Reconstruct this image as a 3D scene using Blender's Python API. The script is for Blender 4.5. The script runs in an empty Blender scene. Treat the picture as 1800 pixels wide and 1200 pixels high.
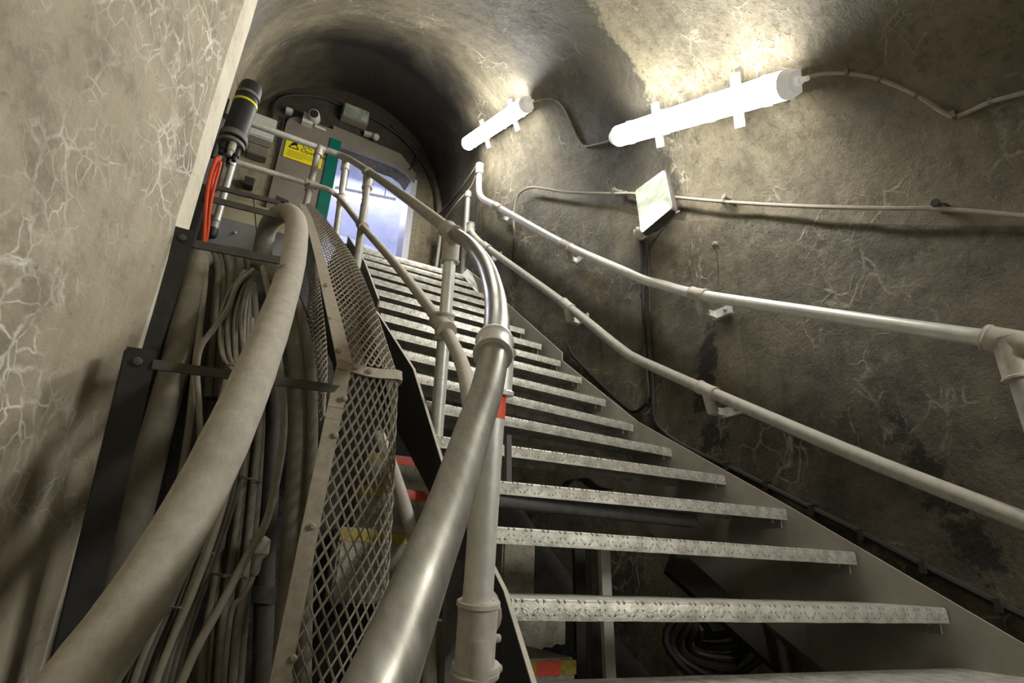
import bpy, bmesh, math, random
from mathutils import Vector, Matrix, noise
V = Vector
C = bpy.context.scene.collection
sc = bpy.context.scene
random.seed(7)

# ------------------------------------------------------------------ camera, world, exposure
FPX = 985.0
YAW, PITCH, ROLL = (math.radians(a) for a in (28.5, 22.2, 2.35))
_w = V((math.sin(YAW)*math.cos(PITCH), math.cos(YAW)*math.cos(PITCH), math.sin(PITCH)))
_a = V((math.cos(YAW), -math.sin(YAW), 0)); _u0 = _a.cross(_w)
_r = math.cos(ROLL)*_a + math.sin(ROLL)*_u0
_u = -math.sin(ROLL)*_a + math.cos(ROLL)*_u0
cam_d = bpy.data.cameras.new('camera'); cam = bpy.data.objects.new('camera', cam_d); C.objects.link(cam)
cam_d.sensor_width = 36; cam_d.lens = FPX/1800*36; cam_d.clip_start = .02
cam.matrix_world = Matrix(((_r.x, _u.x, -_w.x, 0), (_r.y, _u.y, -_w.y, 0), (_r.z, _u.z, -_w.z, 0), (0, 0, 0, 1)))
sc.camera = cam
sc.view_settings.view_transform = 'Standard'; sc.view_settings.look = 'None'
sc.view_settings.gamma = 1; sc.view_settings.use_curve_mapping = False
sc.view_settings.exposure = 0.25
wd = bpy.data.worlds.new('world'); sc.world = wd; wd.use_nodes = True
wd.node_tree.nodes['Background'].inputs[0].default_value = (.9, .85, .75, 1)
wd.node_tree.nodes['Background'].inputs[1].default_value = .012
LAMP = 54.0          # radiance of the fluorescent diffusers
LAMP_COL = (1.0, .965, .88)

def ray(px, py): return _w + _r*((px-900)/FPX) - _u*((py-600)/FPX)
def at(px, py, x=None, y=None, z=None, d=None):
    """the point of the place seen at a photo pixel, on a plane x=, y=, z= or at viewing depth d"""
    a = ray(px, py)
    t = x/a.x if x is not None else y/a.y if y is not None else z/a.z if z is not None else d
    return a*t

# ------------------------------------------------------------------ helpers
def link(name, bm, mat, parent=None, smooth=True):
    me = bpy.data.meshes.new(name); bmesh.ops.recalc_face_normals(bm, faces=bm.faces[:]); bm.to_mesh(me); bm.free()
    if smooth:
        for p in me.polygons: p.use_smooth = True
        try: me.set_sharp_from_angle(angle=math.radians(38))
        except Exception: pass
    me.materials.append(mat)
    o = bpy.data.objects.new(name, me); C.objects.link(o)
    if parent: o.parent = parent
    return o
def thing(name, label, cat, loc=(0, 0, 0), group=None):
    o = bpy.data.objects.new(name, None); C.objects.link(o); o.location = loc; o.empty_display_size = .05
    return tag(o, label, cat, group)
def tag(o, label, cat, group=None, kind=None):
    o['label'] = label; o['category'] = cat
    if group: o['group'] = group
    if kind: o['kind'] = kind
    return o
def struct(o): o['kind'] = 'structure'; return o
def add_to(root, name, bm, mat, label=None, smooth=True):
    """part built in world coordinates under a root that may be displaced"""
    rl = V((0, 0, 0)); p = root
    while p is not None: rl += V(p.location); p = p.parent
    bmesh.ops.translate(bm, verts=bm.verts[:], vec=-rl)
    o = link(name, bm, mat, root, smooth)
    if label: o['label'] = label
    return o
def smooth_path(pts, n=6):
    pts = [V(p) for p in pts]
    if len(pts) < 3: return pts
    out = []
    P = [pts[0]*2-pts[1]] + pts + [pts[-1]*2-pts[-2]]
    for i in range(1, len(P)-2):
        p0, p1, p2, p3 = P[i-1:i+3]
        for k in range(n):
            t = k/n
            out.append(.5*((2*p1)+(p2-p0)*t+(2*p0-5*p1+4*p2-p3)*t*t+(3*p1-p0-3*p2+p3)*t**3))
    out.append(pts[-1]); return out
def tube(bm, pts, r, n=12, caps=True):
    """r may be a number or a list per point"""
    pts = [V(p) for p in pts]; m = len(pts); rr = r if isinstance(r, (list, tuple)) else [r]*m
    T = []
    for i in range(m):
        t = (pts[min(i+1, m-1)]-pts[max(i-1, 0)]); T.append(t.normalized() if t.length > 1e-9 else V((0, 0, 1)))
    ref = V((0, 0, 1)) if abs(T[0].z) < .9 else V((1, 0, 0))
    N = (ref - T[0]*ref.dot(T[0])).normalized(); rings = []
    for i in range(m):
        N = (N - T[i]*N.dot(T[i])).normalized(); B = T[i].cross(N)
        rings.append([bm.verts.new(pts[i]+(N*math.cos(2*math.pi*k/n)+B*math.sin(2*math.pi*k/n))*rr[i]) for k in range(n)])
    for i in range(m-1):
        for k in range(n):
            bm.faces.new((rings[i][k], rings[i][(k+1) % n], rings[i+1][(k+1) % n], rings[i+1][k]))
    if caps: bm.faces.new(rings[0][::-1]); bm.faces.new(rings[-1])
    return bm
def box(bm, c, ax, ay, az):
    """box about centre c with half-axis vectors"""
    c, ax, ay, az = V(c), V(ax), V(ay), V(az)
    v = [bm.verts.new(c+ax*i+ay*j+az*k) for i in (-1, 1) for j in (-1, 1) for k in (-1, 1)]
    for f in ((0, 1, 3, 2), (4, 6, 7, 5), (0, 4, 5, 1), (2, 3, 7, 6), (0, 2, 6, 4), (1, 5, 7, 3)): bm.faces.new([v[i] for i in f])
    return bm
def abox(bm, x0, x1, y0, y1, z0, z1): return box(bm, ((x0+x1)/2, (y0+y1)/2, (z0+z1)/2), ((x1-x0)/2, 0, 0), (0, (y1-y0)/2, 0), (0, 0, (z1-z0)/2))
def bar(bm, a, b, wdir, w, t):
    """flat bar from a to b, width w along wdir, thickness t"""
    a, b = V(a), V(b); d = (b-a); wv = V(wdir); wv = (wv-d*(wv.dot(d)/d.length_squared)).normalized(); tv = d.normalized().cross(wv)
    return box(bm, (a+b)/2, d/2, wv*w/2, tv*t/2)
def prism(bm, poly, off):
    off = V(off); A = [bm.verts.new(V(p)) for p in poly]; B = [bm.verts.new(V(p)+off) for p in poly]; n = len(A)
    bm.faces.new(A); bm.faces.new(B[::-1])
    for i in range(n): bm.faces.new((A[i], A[(i+1) % n], B[(i+1) % n], B[i]))
    return bm
def lathe(bm, c, axis, prof, n=24):
    """prof: list of (distance along axis, radius)"""
    ax = V(axis).normalized()
    return tube_profile(bm, [V(c)+ax*h for h, _ in prof], ax, [r for _, r in prof], n)
def tube_profile(bm, pts, ax, rr, n):
    ref = V((0, 0, 1)) if abs(ax.z) < .9 else V((1, 0, 0)); N = (ref-ax*ref.dot(ax)).normalized(); B = ax.cross(N)
    R = [[bm.verts.new(p+(N*math.cos(2*math.pi*k/n)+B*math.sin(2*math.pi*k/n))*max(r, 1e-4)) for k in range(n)] for p, r in zip(pts, rr)]
    for i in range(len(R)-1):
        for k in range(n): bm.faces.new((R[i][k], R[i][(k+1) % n], R[i+1][(k+1) % n], R[i+1][k]))
    bm.faces.new(R[0][::-1]); bm.faces.new(R[-1]); return bm
BM = bmesh.new

# ------------------------------------------------------------------ materials
def nt(name):
    m = bpy.data.materials.new(name); m.use_nodes = True; t = m.node_tree; b = t.nodes['Principled BSDF']; return m, t, b
def N(t, typ, **kw):
    n = t.nodes.new(typ)
    for k, v in kw.items():
        if k.startswith('i_'): n.inputs[k[2:].replace('_', ' ')].default_value = v
        else: setattr(n, k, v)
    return n
def ramp(t, fac, stops):
    n = t.nodes.new('ShaderNodeValToRGB'); e = n.color_ramp.elements
    while len(e) < len(stops): e.new(.5)
    for i, (p, c) in enumerate(stops):
        e[i].position = p; e[i].color = (c, c, c, 1) if isinstance(c, (int, float)) else (*c, 1)
    t.links.new(fac, n.inputs[0]); return n.outputs[0]
def mixc(t, fac, a, b, mode='MIX'):
    n = t.nodes.new('ShaderNodeMix'); n.data_type = 'RGBA'; n.blend_type = mode
    for s, v in ((n.inputs[0], fac), (n.inputs[6], a), (n.inputs[7], b)):
        if isinstance(v, (int, float)): s.default_value = v
        elif isinstance(v, tuple): s.default_value = (*v, 1)
        else: t.links.new(v, s)
    return n.outputs[2]
def math_(t, op, a, b=None, c=None, clamp=False):
    n = t.nodes.new('ShaderNodeMath'); n.operation = op; n.use_clamp = clamp
    for i, v in enumerate((a, b, c)):
        if v is None: continue
        if isinstance(v, (int, float)): n.inputs[i].default_value = v
        else: t.links.new(v, n.inputs[i])
    return n.outputs[0]
def pos(t, scale=(1, 1, 1), obj=False):
    if obj: s = t.nodes.new('ShaderNodeTexCoord').outputs['Object']
    else: s = t.nodes.new('ShaderNodeNewGeometry').outputs['Position']
    m = t.nodes.new('ShaderNodeMapping'); m.inputs['Scale'].default_value = scale; t.links.new(s, m.inputs[0]); return m.outputs[0]
def noise_(t, vec, scale, detail=6, rough=.6, dist=0):
    n = t.nodes.new('ShaderNodeTexNoise'); n.inputs['Scale'].default_value = scale; n.inputs['Detail'].default_value = detail
    n.inputs['Roughness'].default_value = rough; n.inputs['Distortion'].default_value = dist; t.links.new(vec, n.inputs['Vector']); return n.outputs[0]
def bump(t, b, h, strength, dist=.01):
    n = t.nodes.new('ShaderNodeBump'); n.inputs['Strength'].default_value = strength; n.inputs['Distance'].default_value = dist
    t.links.new(h, n.inputs['Height']); t.links.new(n.outputs[0], b.inputs['Normal']); return n

def concrete(name, base, dark, pale, crack=.5, streak=.5, rough=.75, soot_and_shade=False, crack_scale=3.2, pit=1.0, stains=(), vein=1.0, cover=0.0, end_soot=False, bs=.85, mot=.7):
    m, t, b = nt(name); P = pos(t)
    big = noise_(t, P, 1.1, 8, .62, .4); mid = noise_(t, P, 6, 8, .7); pitn = noise_(t, P, 21, 5, .7); fine = noise_(t, P, 60, 4, .7)
    col = mixc(t, ramp(t, big, [(.34, 0), (.66, 1)]), dark, base)
    col = mixc(t, ramp(t, mid, [(.42, 0), (.75, mot)]), col, tuple(min(1, c*1.4) for c in base))
    col = mixc(t, ramp(t, mid, [(.28, mot), (.46, 0)]), col, tuple(c*.6 for c in dark))
    st = noise_(t, pos(t, (1, 1, .09)), 14, 5, .65)
    col = mixc(t, ramp(t, st, [(.50, 0), (.78, streak)]), col, tuple(c*.55 for c in dark))
    # efflorescence: pale veins along crazed cracks, in patches
    warp = N(t, 'ShaderNodeTexNoise'); warp.inputs['Scale'].default_value = 3; warp.inputs['Detail'].default_value = 5; t.links.new(P, warp.inputs['Vector'])
    wv = t.nodes.new('ShaderNodeVectorMath'); wv.operation = 'MULTIPLY_ADD'; t.links.new(warp.outputs['Color'], wv.inputs[0]); wv.inputs[1].default_value = (.22, .22, .22); t.links.new(P, wv.inputs[2])
    mp = t.nodes.new('ShaderNodeMapping'); mp.inputs['Scale'].default_value = (1, 1, .62); t.links.new(wv.outputs[0], mp.inputs[0])
    veins = 0
    for scl, wdt in ((crack_scale, .028*vein), (crack_scale*2.7, .04*vein)):
        vo = N(t, 'ShaderNodeTexVoronoi', feature='DISTANCE_TO_EDGE'); vo.inputs['Scale'].default_value = scl; t.links.new(mp.outputs[0], vo.inputs['Vector'])
        v = ramp(t, vo.outputs['Distance'], [(0, 1), (wdt, 0)])
        veins = v if veins == 0 else math_(t, 'MAXIMUM', veins, v)
    mask = ramp(t, noise_(t, P, 1.9, 5, .6), [(.52-cover, 0), (.66-cover, 1)])
    m2 = ramp(t, noise_(t, P, 9, 6, .7), [(.4, .1), (.62, 1)])
    vf = math_(t, 'MULTIPLY', math_(t, 'MULTIPLY', veins, mask), math_(t, 'MULTIPLY', m2, crack))
    blot = math_(t, 'MULTIPLY', mask, ramp(t, noise_(t, P, 17, 7, .75), [(.56, 0), (.72, .45*crack)]))
    col = mixc(t, math_(t, 'MAXIMUM', vf, blot, clamp=True), col, pale)
    sp = ramp(t, noise_(t, P, 38, 3, .6), [(.66, 0), (.74, .5)])
    col = mixc(t, sp, col, tuple(c*.45 for c in dark))
    sx = t.nodes.new('ShaderNodeSeparateXYZ'); t.links.new(P, sx.inputs[0]); X, Y, Z = sx.outputs
    for (cy, cz, ry, rz, slant) in stains:   # damp black stains with ragged outlines
        dy = math_(t, 'DIVIDE', math_(t, 'SUBTRACT', math_(t, 'SUBTRACT', Y, cy), math_(t, 'MULTIPLY', math_(t, 'SUBTRACT', Z, cz), slant)), ry)
        dz = math_(t, 'DIVIDE', math_(t, 'SUBTRACT', Z, cz), rz)
        d = math_(t, 'ADD', math_(t, 'MULTIPLY', dy, dy), math_(t, 'MULTIPLY', dz, dz))
        d = math_(t, 'ADD', d, math_(t, 'MULTIPLY', math_(t, 'SUBTRACT', mid, .5), 5.0))
        d = math_(t, 'ADD', d, math_(t, 'MULTIPLY', math_(t, 'SUBTRACT', pitn, .5), 4.0))
        col = mixc(t, ramp(t, d, [(.35, .9), (.75, 0)]), col, (.016, .014, .01))
    if end_soot:
        col = mixc(t, ramp(t, math_(t, 'ADD', Z, math_(t, 'MULTIPLY', big, .7)), [(0, 0), (1, 0)]), col, (.02, .018, .014))
        mr = t.nodes.new('ShaderNodeMapRange'); t.links.new(math_(t, 'ADD', Z, math_(t, 'MULTIPLY', big, .7)), mr.inputs[0]); mr.inputs[1].default_value = 4.75; mr.inputs[2].default_value = 5.3
        col = mixc(t, math_(t, 'MULTIPLY', mr.outputs[0], .88), col, (.022, .02, .016))
    if soot_and_shade:
        # soot deposit on the crown near the far end and a dark band painting in the shade between the lamps
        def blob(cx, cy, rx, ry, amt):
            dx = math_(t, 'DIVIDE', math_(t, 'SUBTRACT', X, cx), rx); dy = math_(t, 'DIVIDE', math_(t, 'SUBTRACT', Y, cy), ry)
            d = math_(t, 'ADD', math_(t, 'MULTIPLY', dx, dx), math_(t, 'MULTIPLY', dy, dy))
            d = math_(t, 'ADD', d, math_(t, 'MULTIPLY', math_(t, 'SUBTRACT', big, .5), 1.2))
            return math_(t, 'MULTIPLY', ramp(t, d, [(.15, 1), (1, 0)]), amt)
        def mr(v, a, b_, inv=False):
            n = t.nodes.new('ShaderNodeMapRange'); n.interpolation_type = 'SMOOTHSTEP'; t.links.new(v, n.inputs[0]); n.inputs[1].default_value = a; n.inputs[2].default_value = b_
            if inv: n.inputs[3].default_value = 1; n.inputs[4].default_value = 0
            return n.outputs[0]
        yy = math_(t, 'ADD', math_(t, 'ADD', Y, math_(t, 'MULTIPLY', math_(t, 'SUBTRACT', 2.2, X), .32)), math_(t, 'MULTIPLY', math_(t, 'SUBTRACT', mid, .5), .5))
        shade_band = math_(t, 'MULTIPLY', math_(t, 'MULTIPLY', mr(yy, 2.16, 2.24), mr(yy, 2.55, 3.5, True)), mr(X, .8, 1.5))
        s = math_(t, 'MAXIMUM', blob(1.05, 5.6, 1.5, 2.0, .93), math_(t, 'MULTIPLY', shade_band, .8))
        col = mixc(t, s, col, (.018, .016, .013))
    t.links.new(col, b.inputs['Base Color']); b.inputs['Roughness'].default_value = rough
    b.inputs['Specular IOR Level'].default_value = .35
    pits = ramp(t, noise_(t, P, 28, 5, .75), [(.3, 0), (.45, 1)])
    h = math_(t, 'ADD', math_(t, 'MULTIPLY', mid, .9), math_(t, 'ADD', math_(t, 'MULTIPLY', fine, .16), math_(t, 'MULTIPLY', pits, .25*pit)))
    h = math_(t, 'ADD', h, math_(t, 'MULTIPLY', vf, .3))
    bump(t, b, h, bs, .03); return m

M_right = concrete('soot_stained_concrete', (.185, .160, .108), (.052, .045, .030), (.54, .505, .41), crack=.8, streak=.6, rough=.47, mot=.5, bs=.9, vein=1.15, cover=.02, stains=((2.28, 1.16, .09, .30, -.3), (1.18, .36, .10, .34, .35), (2.3, .75, .12, .14, 0)))
M_ceil = concrete('vault_render', (.25, .22, .15), (.095, .082, .053), (.68, .64, .54), crack=.95, streak=.3, rough=.5, soot_and_shade=True, mot=.5, bs=.8, cover=.01)
M_left = concrete('crazed_render', (.46, .412, .315), (.30, .268, .197), (.95, .93, .87), crack=1.0, streak=.3, rough=.7, crack_scale=7.5, vein=1.5, cover=.06, bs=.35, pit=.3)
M_edge = concrete('lit_edge_render', (.80, .74, .61), (.68, .63, .51), (.9, .87, .8), crack=.3, streak=.1, bs=.2)  # pale render painting in the light on the rounded corner
M_end = concrete('end_wall_render', (.34, .30, .21), (.17, .15, .10), (.6, .56, .45), crack=.4, streak=.6, end_soot=True)
M_old = concrete('old_step_concrete', (.50, .47, .39), (.28, .26, .21), (.6, .57, .5), crack=.2, streak=.4)
M_void = concrete('shade_dark_pit_concrete', (.05, .046, .037), (.022, .02, .017), (.1, .09, .07), crack=.1, streak=.4)  # near-black tone puts the shade of the pit and trough into the colour

def metal(name, col, rough, metallic, dust=0, dustcol=(.36, .33, .27), var=.25, bmp=.1, scale=22):
    m, t, b = nt(name); P = pos(t, obj=True); n1 = noise_(t, P, scale, 6, .65); n2 = noise_(t, P, scale*5, 4, .6)
    c = mixc(t, ramp(t, n1, [(.3, 0), (.7, 1)]), tuple(x*(1-var) for x in col), tuple(min(1, x*(1+var)) for x in col))
    if dust:
        nz = t.nodes.new('ShaderNodeSeparateXYZ'); t.links.new(t.nodes.new('ShaderNodeNewGeometry').outputs['Normal'], nz.inputs[0])
        up = ramp(t, nz.outputs[2], [(.0, .35), (.9, 1)])
        f = math_(t, 'MULTIPLY', math_(t, 'MULTIPLY', up, ramp(t, n1, [(.25, .5), (.6, 1)])), dust)
        c = mixc(t, f, c, dustcol)
        t.links.new(math_(t, 'MULTIPLY', math_(t, 'SUBTRACT', 1.0, f), metallic), b.inputs['Metallic'])
        t.links.new(math_(t, 'ADD', rough, math_(t, 'MULTIPLY', f, .5), clamp=True), b.inputs['Roughness'])
    else:
        b.inputs['Metallic'].default_value = metallic
        t.links.new(ramp(t, n2, [(.3, max(0, rough-.08)), (.7, min(1, rough+.12))]), b.inputs['Roughness'])
    t.links.new(c, b.inputs['Base Color'])
    bump(t, b, math_(t, 'ADD', n1, math_(t, 'MULTIPLY', n2, .5)), bmp, .004); return m
def polished():
    m, t, b = nt('hand_polished_steel_tube'); P = pos(t); n1 = noise_(t, P, 4, 5, .65); n2 = noise_(t, pos(t, (1, .35, .35)), 60, 5, .65)
    t.links.new(mixc(t, ramp(t, n2, [(.35, 0), (.65, 1)]), (.31, .30, .265), (.42, .41, .37)), b.inputs['Base Color'])
    b.inputs['Metallic'].default_value = .85; t.links.new(math_(t, 'ADD', ramp(t, n1, [(.35, .27), (.65, .46)]), math_(t, 'MULTIPLY', n2, .06)), b.inputs['Roughness'])
    b.inputs['Anisotropic'].default_value = .3; return m
M_polish = polished()
M_galv = metal('galvanised_tube', (.78, .78, .74), .42, .45, var=.12, bmp=.04)
M_dusty = metal('dusty_galvanised_tube', (.45, .44, .41), .5, .6, dust=.75, dustcol=(.43, .40, .34))
M_dtan = metal('dust_coated_fitting', (.5, .47, .42), .6, .2, dust=.6, dustcol=(.5, .46, .39))
M_string = metal('dull_stringer_plate', (.31, .297, .26), .5, .15, dust=.5, dustcol=(.34, .315, .262), scale=4)
M_black = metal('black_painted_angle', (.030, .030, .030), .42, .1, dust=.25, dustcol=(.10, .095, .085), var=.3)
M_rung = metal('dusty_dark_flat_bar', (.05, .048, .044), .6, .1, dust=.8, dustcol=(.20, .185, .155))
M_tan = metal('dust_coated_flat_bar', (.40, .36, .29), .75, 0, dust=.5, dustcol=(.42, .38, .31), scale=40)
M_mesh = metal('dusty_expanded_metal', (.30, .27, .22), .75, .1, dust=.7, dustcol=(.38, .345, .28), scale=60)
M_beam = metal('grey_primed_steel', (.13, .13, .13), .6, .2, dust=.3, dustcol=(.2, .19, .17))
M_dark = metal('dark_rusty_steel', (.04, .035, .03), .7, .1, dust=.4, dustcol=(.09, .08, .065))

def tread_mat():
    m, t, b = nt('galvanised_checker_plate'); tc = t.nodes.new('ShaderNodeTexCoord')
    sx = t.nodes.new('ShaderNodeSeparateXYZ'); t.links.new(tc.outputs['Object'], sx.inputs[0])
    cell = .030
    u = math_(t, 'DIVIDE', sx.outputs[0], cell); v = math_(t, 'DIVIDE', math_(t, 'ADD', math_(t, 'SUBTRACT', sx.outputs[1], sx.outputs[2]), 1.005), cell)
    fu, fv = math_(t, 'FLOOR', u), math_(t, 'FLOOR', v)
    par = math_(t, 'PINGPONG', math_(t, 'ADD', fu, fv), 1.0)
    sg = math_(t, 'SUBTRACT', math_(t, 'MULTIPLY', par, 2.0), 1.0)
    du = math_(t, 'SUBTRACT', math_(t, 'SUBTRACT', u, fu), .5); dv = math_(t, 'SUBTRACT', math_(t, 'SUBTRACT', v, fv), .5)
    a = math_(t, 'ADD', du, math_(t, 'MULTIPLY', dv, sg)); c = math_(t, 'SUBTRACT', dv, math_(t, 'MULTIPLY', du, sg))
    a = math_(t, 'DIVIDE', a, .62); c = math_(t, 'DIVIDE', c, .16)
    d = math_(t, 'ADD', math_(t, 'MULTIPLY', a, a), math_(t, 'MULTIPLY', c, c))
    h = ramp(t, d, [(.35, 1), (1, 0)])
    P = pos(t, obj=True); n1 = noise_(t, P, 16, 6, .65); n2 = noise_(t, P, 90, 3, .6)
    col = mixc(t, ramp(t, n1, [(.32, 0), (.68, 1)]), (.25, .24, .20), (.58, .57, .52))
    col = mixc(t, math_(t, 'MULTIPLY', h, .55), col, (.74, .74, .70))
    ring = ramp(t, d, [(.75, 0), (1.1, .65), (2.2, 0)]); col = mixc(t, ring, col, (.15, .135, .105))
    t.links.new(col, b.inputs['Base Color']); b.inputs['Metallic'].default_value = .35; b.inputs['Roughness'].default_value = .45
    bump(t, b, math_(t, 'ADD', h, math_(t, 'MULTIPLY', n2, .15)), 1.0, .012); return m
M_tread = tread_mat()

def plain(name, col, rough=.5, metallic=0, var=.12, scale=30, bmp=.05, obj=True, alpha=None):
    m, t, b = nt(name); n1 = noise_(t, pos(t, obj=obj), scale, 5, .6)
    t.links.new(mixc(t, ramp(t, n1, [(.3, 0), (.7, 1)]), tuple(x*(1-var) for x in col), tuple(min(1, x*(1+var)) for x in col)), b.inputs['Base Color'])
    b.inputs['Roughness'].default_value = rough; b.inputs['Metallic'].default_value = metallic
    bump(t, b, n1, bmp, .003); return m
def cable_mat(name, col, dust=.7):
    m, t, b = nt(name); P = pos(t); n1 = noise_(t, P, 26, 6, .7); n2 = noise_(t, pos(t, (1, 1, .15)), 120, 3)
    c = mixc(t, ramp(t, n1, [(.3, 0), (.7, 1)]), tuple(x*.7 for x in col), col)
    c = mixc(t, ramp(t, n2, [(.62, 0), (.8, .35)]), c, (.52, .48, .41))
    t.links.new(c, b.inputs['Base Color']); b.inputs['Roughness'].default_value = .85; bump(t, b, math_(t, 'ADD', n1, n2), .25, .003); return m
M_hose = cable_mat('dusty_hose_jacket', (.50, .47, .40))
M_cab = [cable_mat('dusty_cable_jacket_a', (.27, .245, .195)), cable_mat('dusty_cable_jacket_b', (.33, .30, .24)), cable_mat('dusty_cable_jacket_c', (.21, .19, .15))]
M_cabdk = cable_mat('grimy_dark_cable', (.10, .09, .075))
M_orange = plain('orange_cable_jacket', (.75, .09, .02), .45)
M_wcab = plain('off_white_cable_jacket', (.42, .39, .33), .6)
M_bcab = plain('black_cable_jacket', (.035, .032, .028), .55)
M_clip = plain('grimy_clip_metal', (.26, .24, .19), .6, .4)
M_white = plain('white_plastic', (.62, .62, .58), .45)
M_cap = plain('grey_lamp_end_cap', (.85, .83, .78), .4)
_cb = M_cap.node_tree.nodes['Principled BSDF']; _cb.inputs['Emission Color'].default_value = (1, .96, .88, 1); _cb.inputs['Emission Strength'].default_value = .22  # faint emission stands in for lamp light passing through the caps
M_yellow = plain('yellow_sign_vinyl', (.85, .72, .02), .4, var=.03)
M_ink = plain('black_print', (.02, .02, .015), .5, var=0)
M_teal = plain('teal_gloss_paint', (.005, .13, .10), .35, scale=8)
M_taupe = plain('taupe_painted_steel', (.21, .185, .155), .5, scale=6, bmp=.1)
M_beige = plain('beige_painted_panel', (.42, .38, .25), .6, scale=5)
M_grey = plain('grey_plate', (.19, .19, .19), .55, scale=7)
M_blackp = plain('black_closure_plastic', (.02, .021, .022), .5, scale=12)
M_band = plain('grey_rubber_band', (.17, .165, .16), .6)
M_redtape = plain('red_reflective_tape', (.85, .10, .05), .5, scale=60)
M_yeltape = plain('worn_yellow_tape', (.42, .33, .05), .6, scale=80, var=.35)
M_bluewhite = plain('white_corridor_paint', (.62, .64, .74), .5, scale=3)
M_bluecloth = plain('blue_rag_cloth', (.06, .10, .13), .9, scale=40, var=.5)
M_bolt = metal('zinc_bolt', (.4, .38, .33), .5, .5)
def emis(name, col, s):
    m, t, b = nt(name); b.inputs['Base Color'].default_value = (.8, .8, .8, 1); b.inputs['Emission Color'].default_value = (*col, 1)
    b.inputs['Emission Strength'].default_value = s; b.inputs['Roughness'].default_value = .3; return m
M_tube = emis('lit_lamp_diffuser', LAMP_COL, LAMP)
M_tube2 = emis('lit_corridor_tube', (.80, .82, 1.0), 95)
def glassy():
    m, t, b = nt('floodlight_glass'); n1 = noise_(t, pos(t), 9, 4)
    t.links.new(mixc(t, ramp(t, n1, [(.4, 0), (.65, 1)]), (.20, .25, .18), (.42, .46, .38)), b.inputs['Base Color'])
    b.inputs['Roughness'].default_value = .12; b.inputs['Coat Weight'].default_value = .6; return m
M_glass = glassy()

# ------------------------------------------------------------------ stair geometry
RISE = .188
TR = {  # tread number: (left end x, y), (right end x, y)
    -1: ((.62, .78), (2.43, .53)), 0: ((.68, 1.06), (2.43, .83)), 1: ((.742, 1.33), (2.43, 1.155)), 2: ((.80, 1.60), (2.43, 1.445)),
    3: ((.80, 1.925), (2.43, 1.73)), 4: ((.81, 2.13), (2.43, 2.04)), 5: ((.82, 2.30), (2.40, 2.375)), 6: ((.83, 2.50), (2.326, 2.638)),
    7: ((.811, 2.716), (2.256, 2.814)), 8: ((.792, 2.932), (2.191, 2.986)), 9: ((.775, 3.15), (2.169, 3.216)), 10: ((.785, 3.37), (2.126, 3.416)),
    11: ((.785, 3.589), (2.083, 3.613)), 12: ((.785, 3.798), (2.058, 3.829)), 13: ((.785, 4.02), (2.03, 4.03)), 14: ((.785, 4.24), (2.0, 4.24)),
    15: ((.785, 4.47), (1.968, 4.442)), 16: ((.785, 4.69), (1.949, 4.645))}
def tz(k): return -.064 + RISE*(k-1)
def stairz(y):
    if y < 2.65: return -.064 + .565*(y-1.155)
    if y < 4.65: return .78 + (y-2.65)*.988
    return 2.756
def lerp(a, b, t): return a+(b-a)*t
def table(T, y):
    if y <= T[0][0]: return T[0][1]
    for (a, va), (b, vb) in zip(T, T[1:]):
        if y <= b: return lerp(va, vb, (y-a)/(b-a))
    return T[-1][1]
XR = [(-3, 2.75), (0, 2.66), (1.2, 2.62), (2.45, 2.60), (2.75, 2.53), (4.1, 2.25), (4.65, 2.14), (5.9, 2.08)]
XL = [(-3, -1.3), (-.2, -.98), (.8, -.64), (1.5, -.345), (1.74, -.242), (1.78, -.222), (1.82, -.207), (1.87, -.196), (1.92, -.190), (1.955, -.20), (1.99, -.25), (2.05, -.33), (5.9, -.45)]
ZS = [(-3, -.8), (0, .95), (1.155, 1.62), (2.65, 2.5), (4.0, 3.5), (5.0, 4.1), (5.9, 4.2)]
RZ = [(-3, 1.3), (2.6, 1.3), (4.0, 1.35), (5.9, 1.42)]
def lumps(p, amp=1.0):
    return amp*(.022*noise.noise(p*1.3)+.009*noise.noise(p*4.1)+.0035*noise.noise(p*11))
def shell(name, mats, us, fn, ys, amp=1.0, pick=None):
    bm = BM(); G = []
    for y in ys:
        row = []
        for u in us:
            p, nrm = fn(y, u); row.append(bm.verts.new(p+nrm*lumps(p, amp)))
        G.append(row)
    for i in range(len(G)-1):
        for j in range(len(us)-1):
            f = bm.faces.new((G[i][j], G[i][j+1], G[i+1][j+1], G[i+1][j]))
            if pick: f.material_index = pick(f.calc_center_median(), us[j])
    o = link(name, bm, mats[0])
    for m in mats[1:]: o.data.materials.append(m)
    return struct(o)
def frange(a, b, s):
    n = max(1, round((b-a)/s)); return [a+(b-a)*i/n for i in range(n+1)]
def f_right(y, u): zs = table(ZS, y); return V((table(XR, y), y, lerp(-3.2, zs, u))), V((-1, 0, 0))
LSH = [(-3, .1), (5.9, 0)]
def f_left(y, u): zs = table(ZS, y)+table(LSH, y); return V((table(XL, y), y, lerp(-3.2, zs, u))), V((1, 0, 0))
def f_arch(y, u):
    a, b = table(XL, y), table(XR, y); c, R = (a+b)/2, (b-a)/2; th = u*math.pi
    lift = table(LSH, y) if th > math.pi/2 else 0
    return V((c+R*math.cos(th), y, table(ZS, y)+lift+(table(RZ, y)-lift)*math.sin(th))), V((-math.cos(th), 0, -math.sin(th)))
def arch_point(y, z, inset=0):
    """point of the right-hand tunnel surface at height z"""
    a, b = table(XL, y), table(XR, y); c, R = (a+b)/2, (b-a)/2; zs = table(ZS, y)
    if z <= zs: return b-inset
    s = min(.99, (z-zs)/table(RZ, y)); return c+(R-inset)*math.sqrt(1-s*s)
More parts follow.
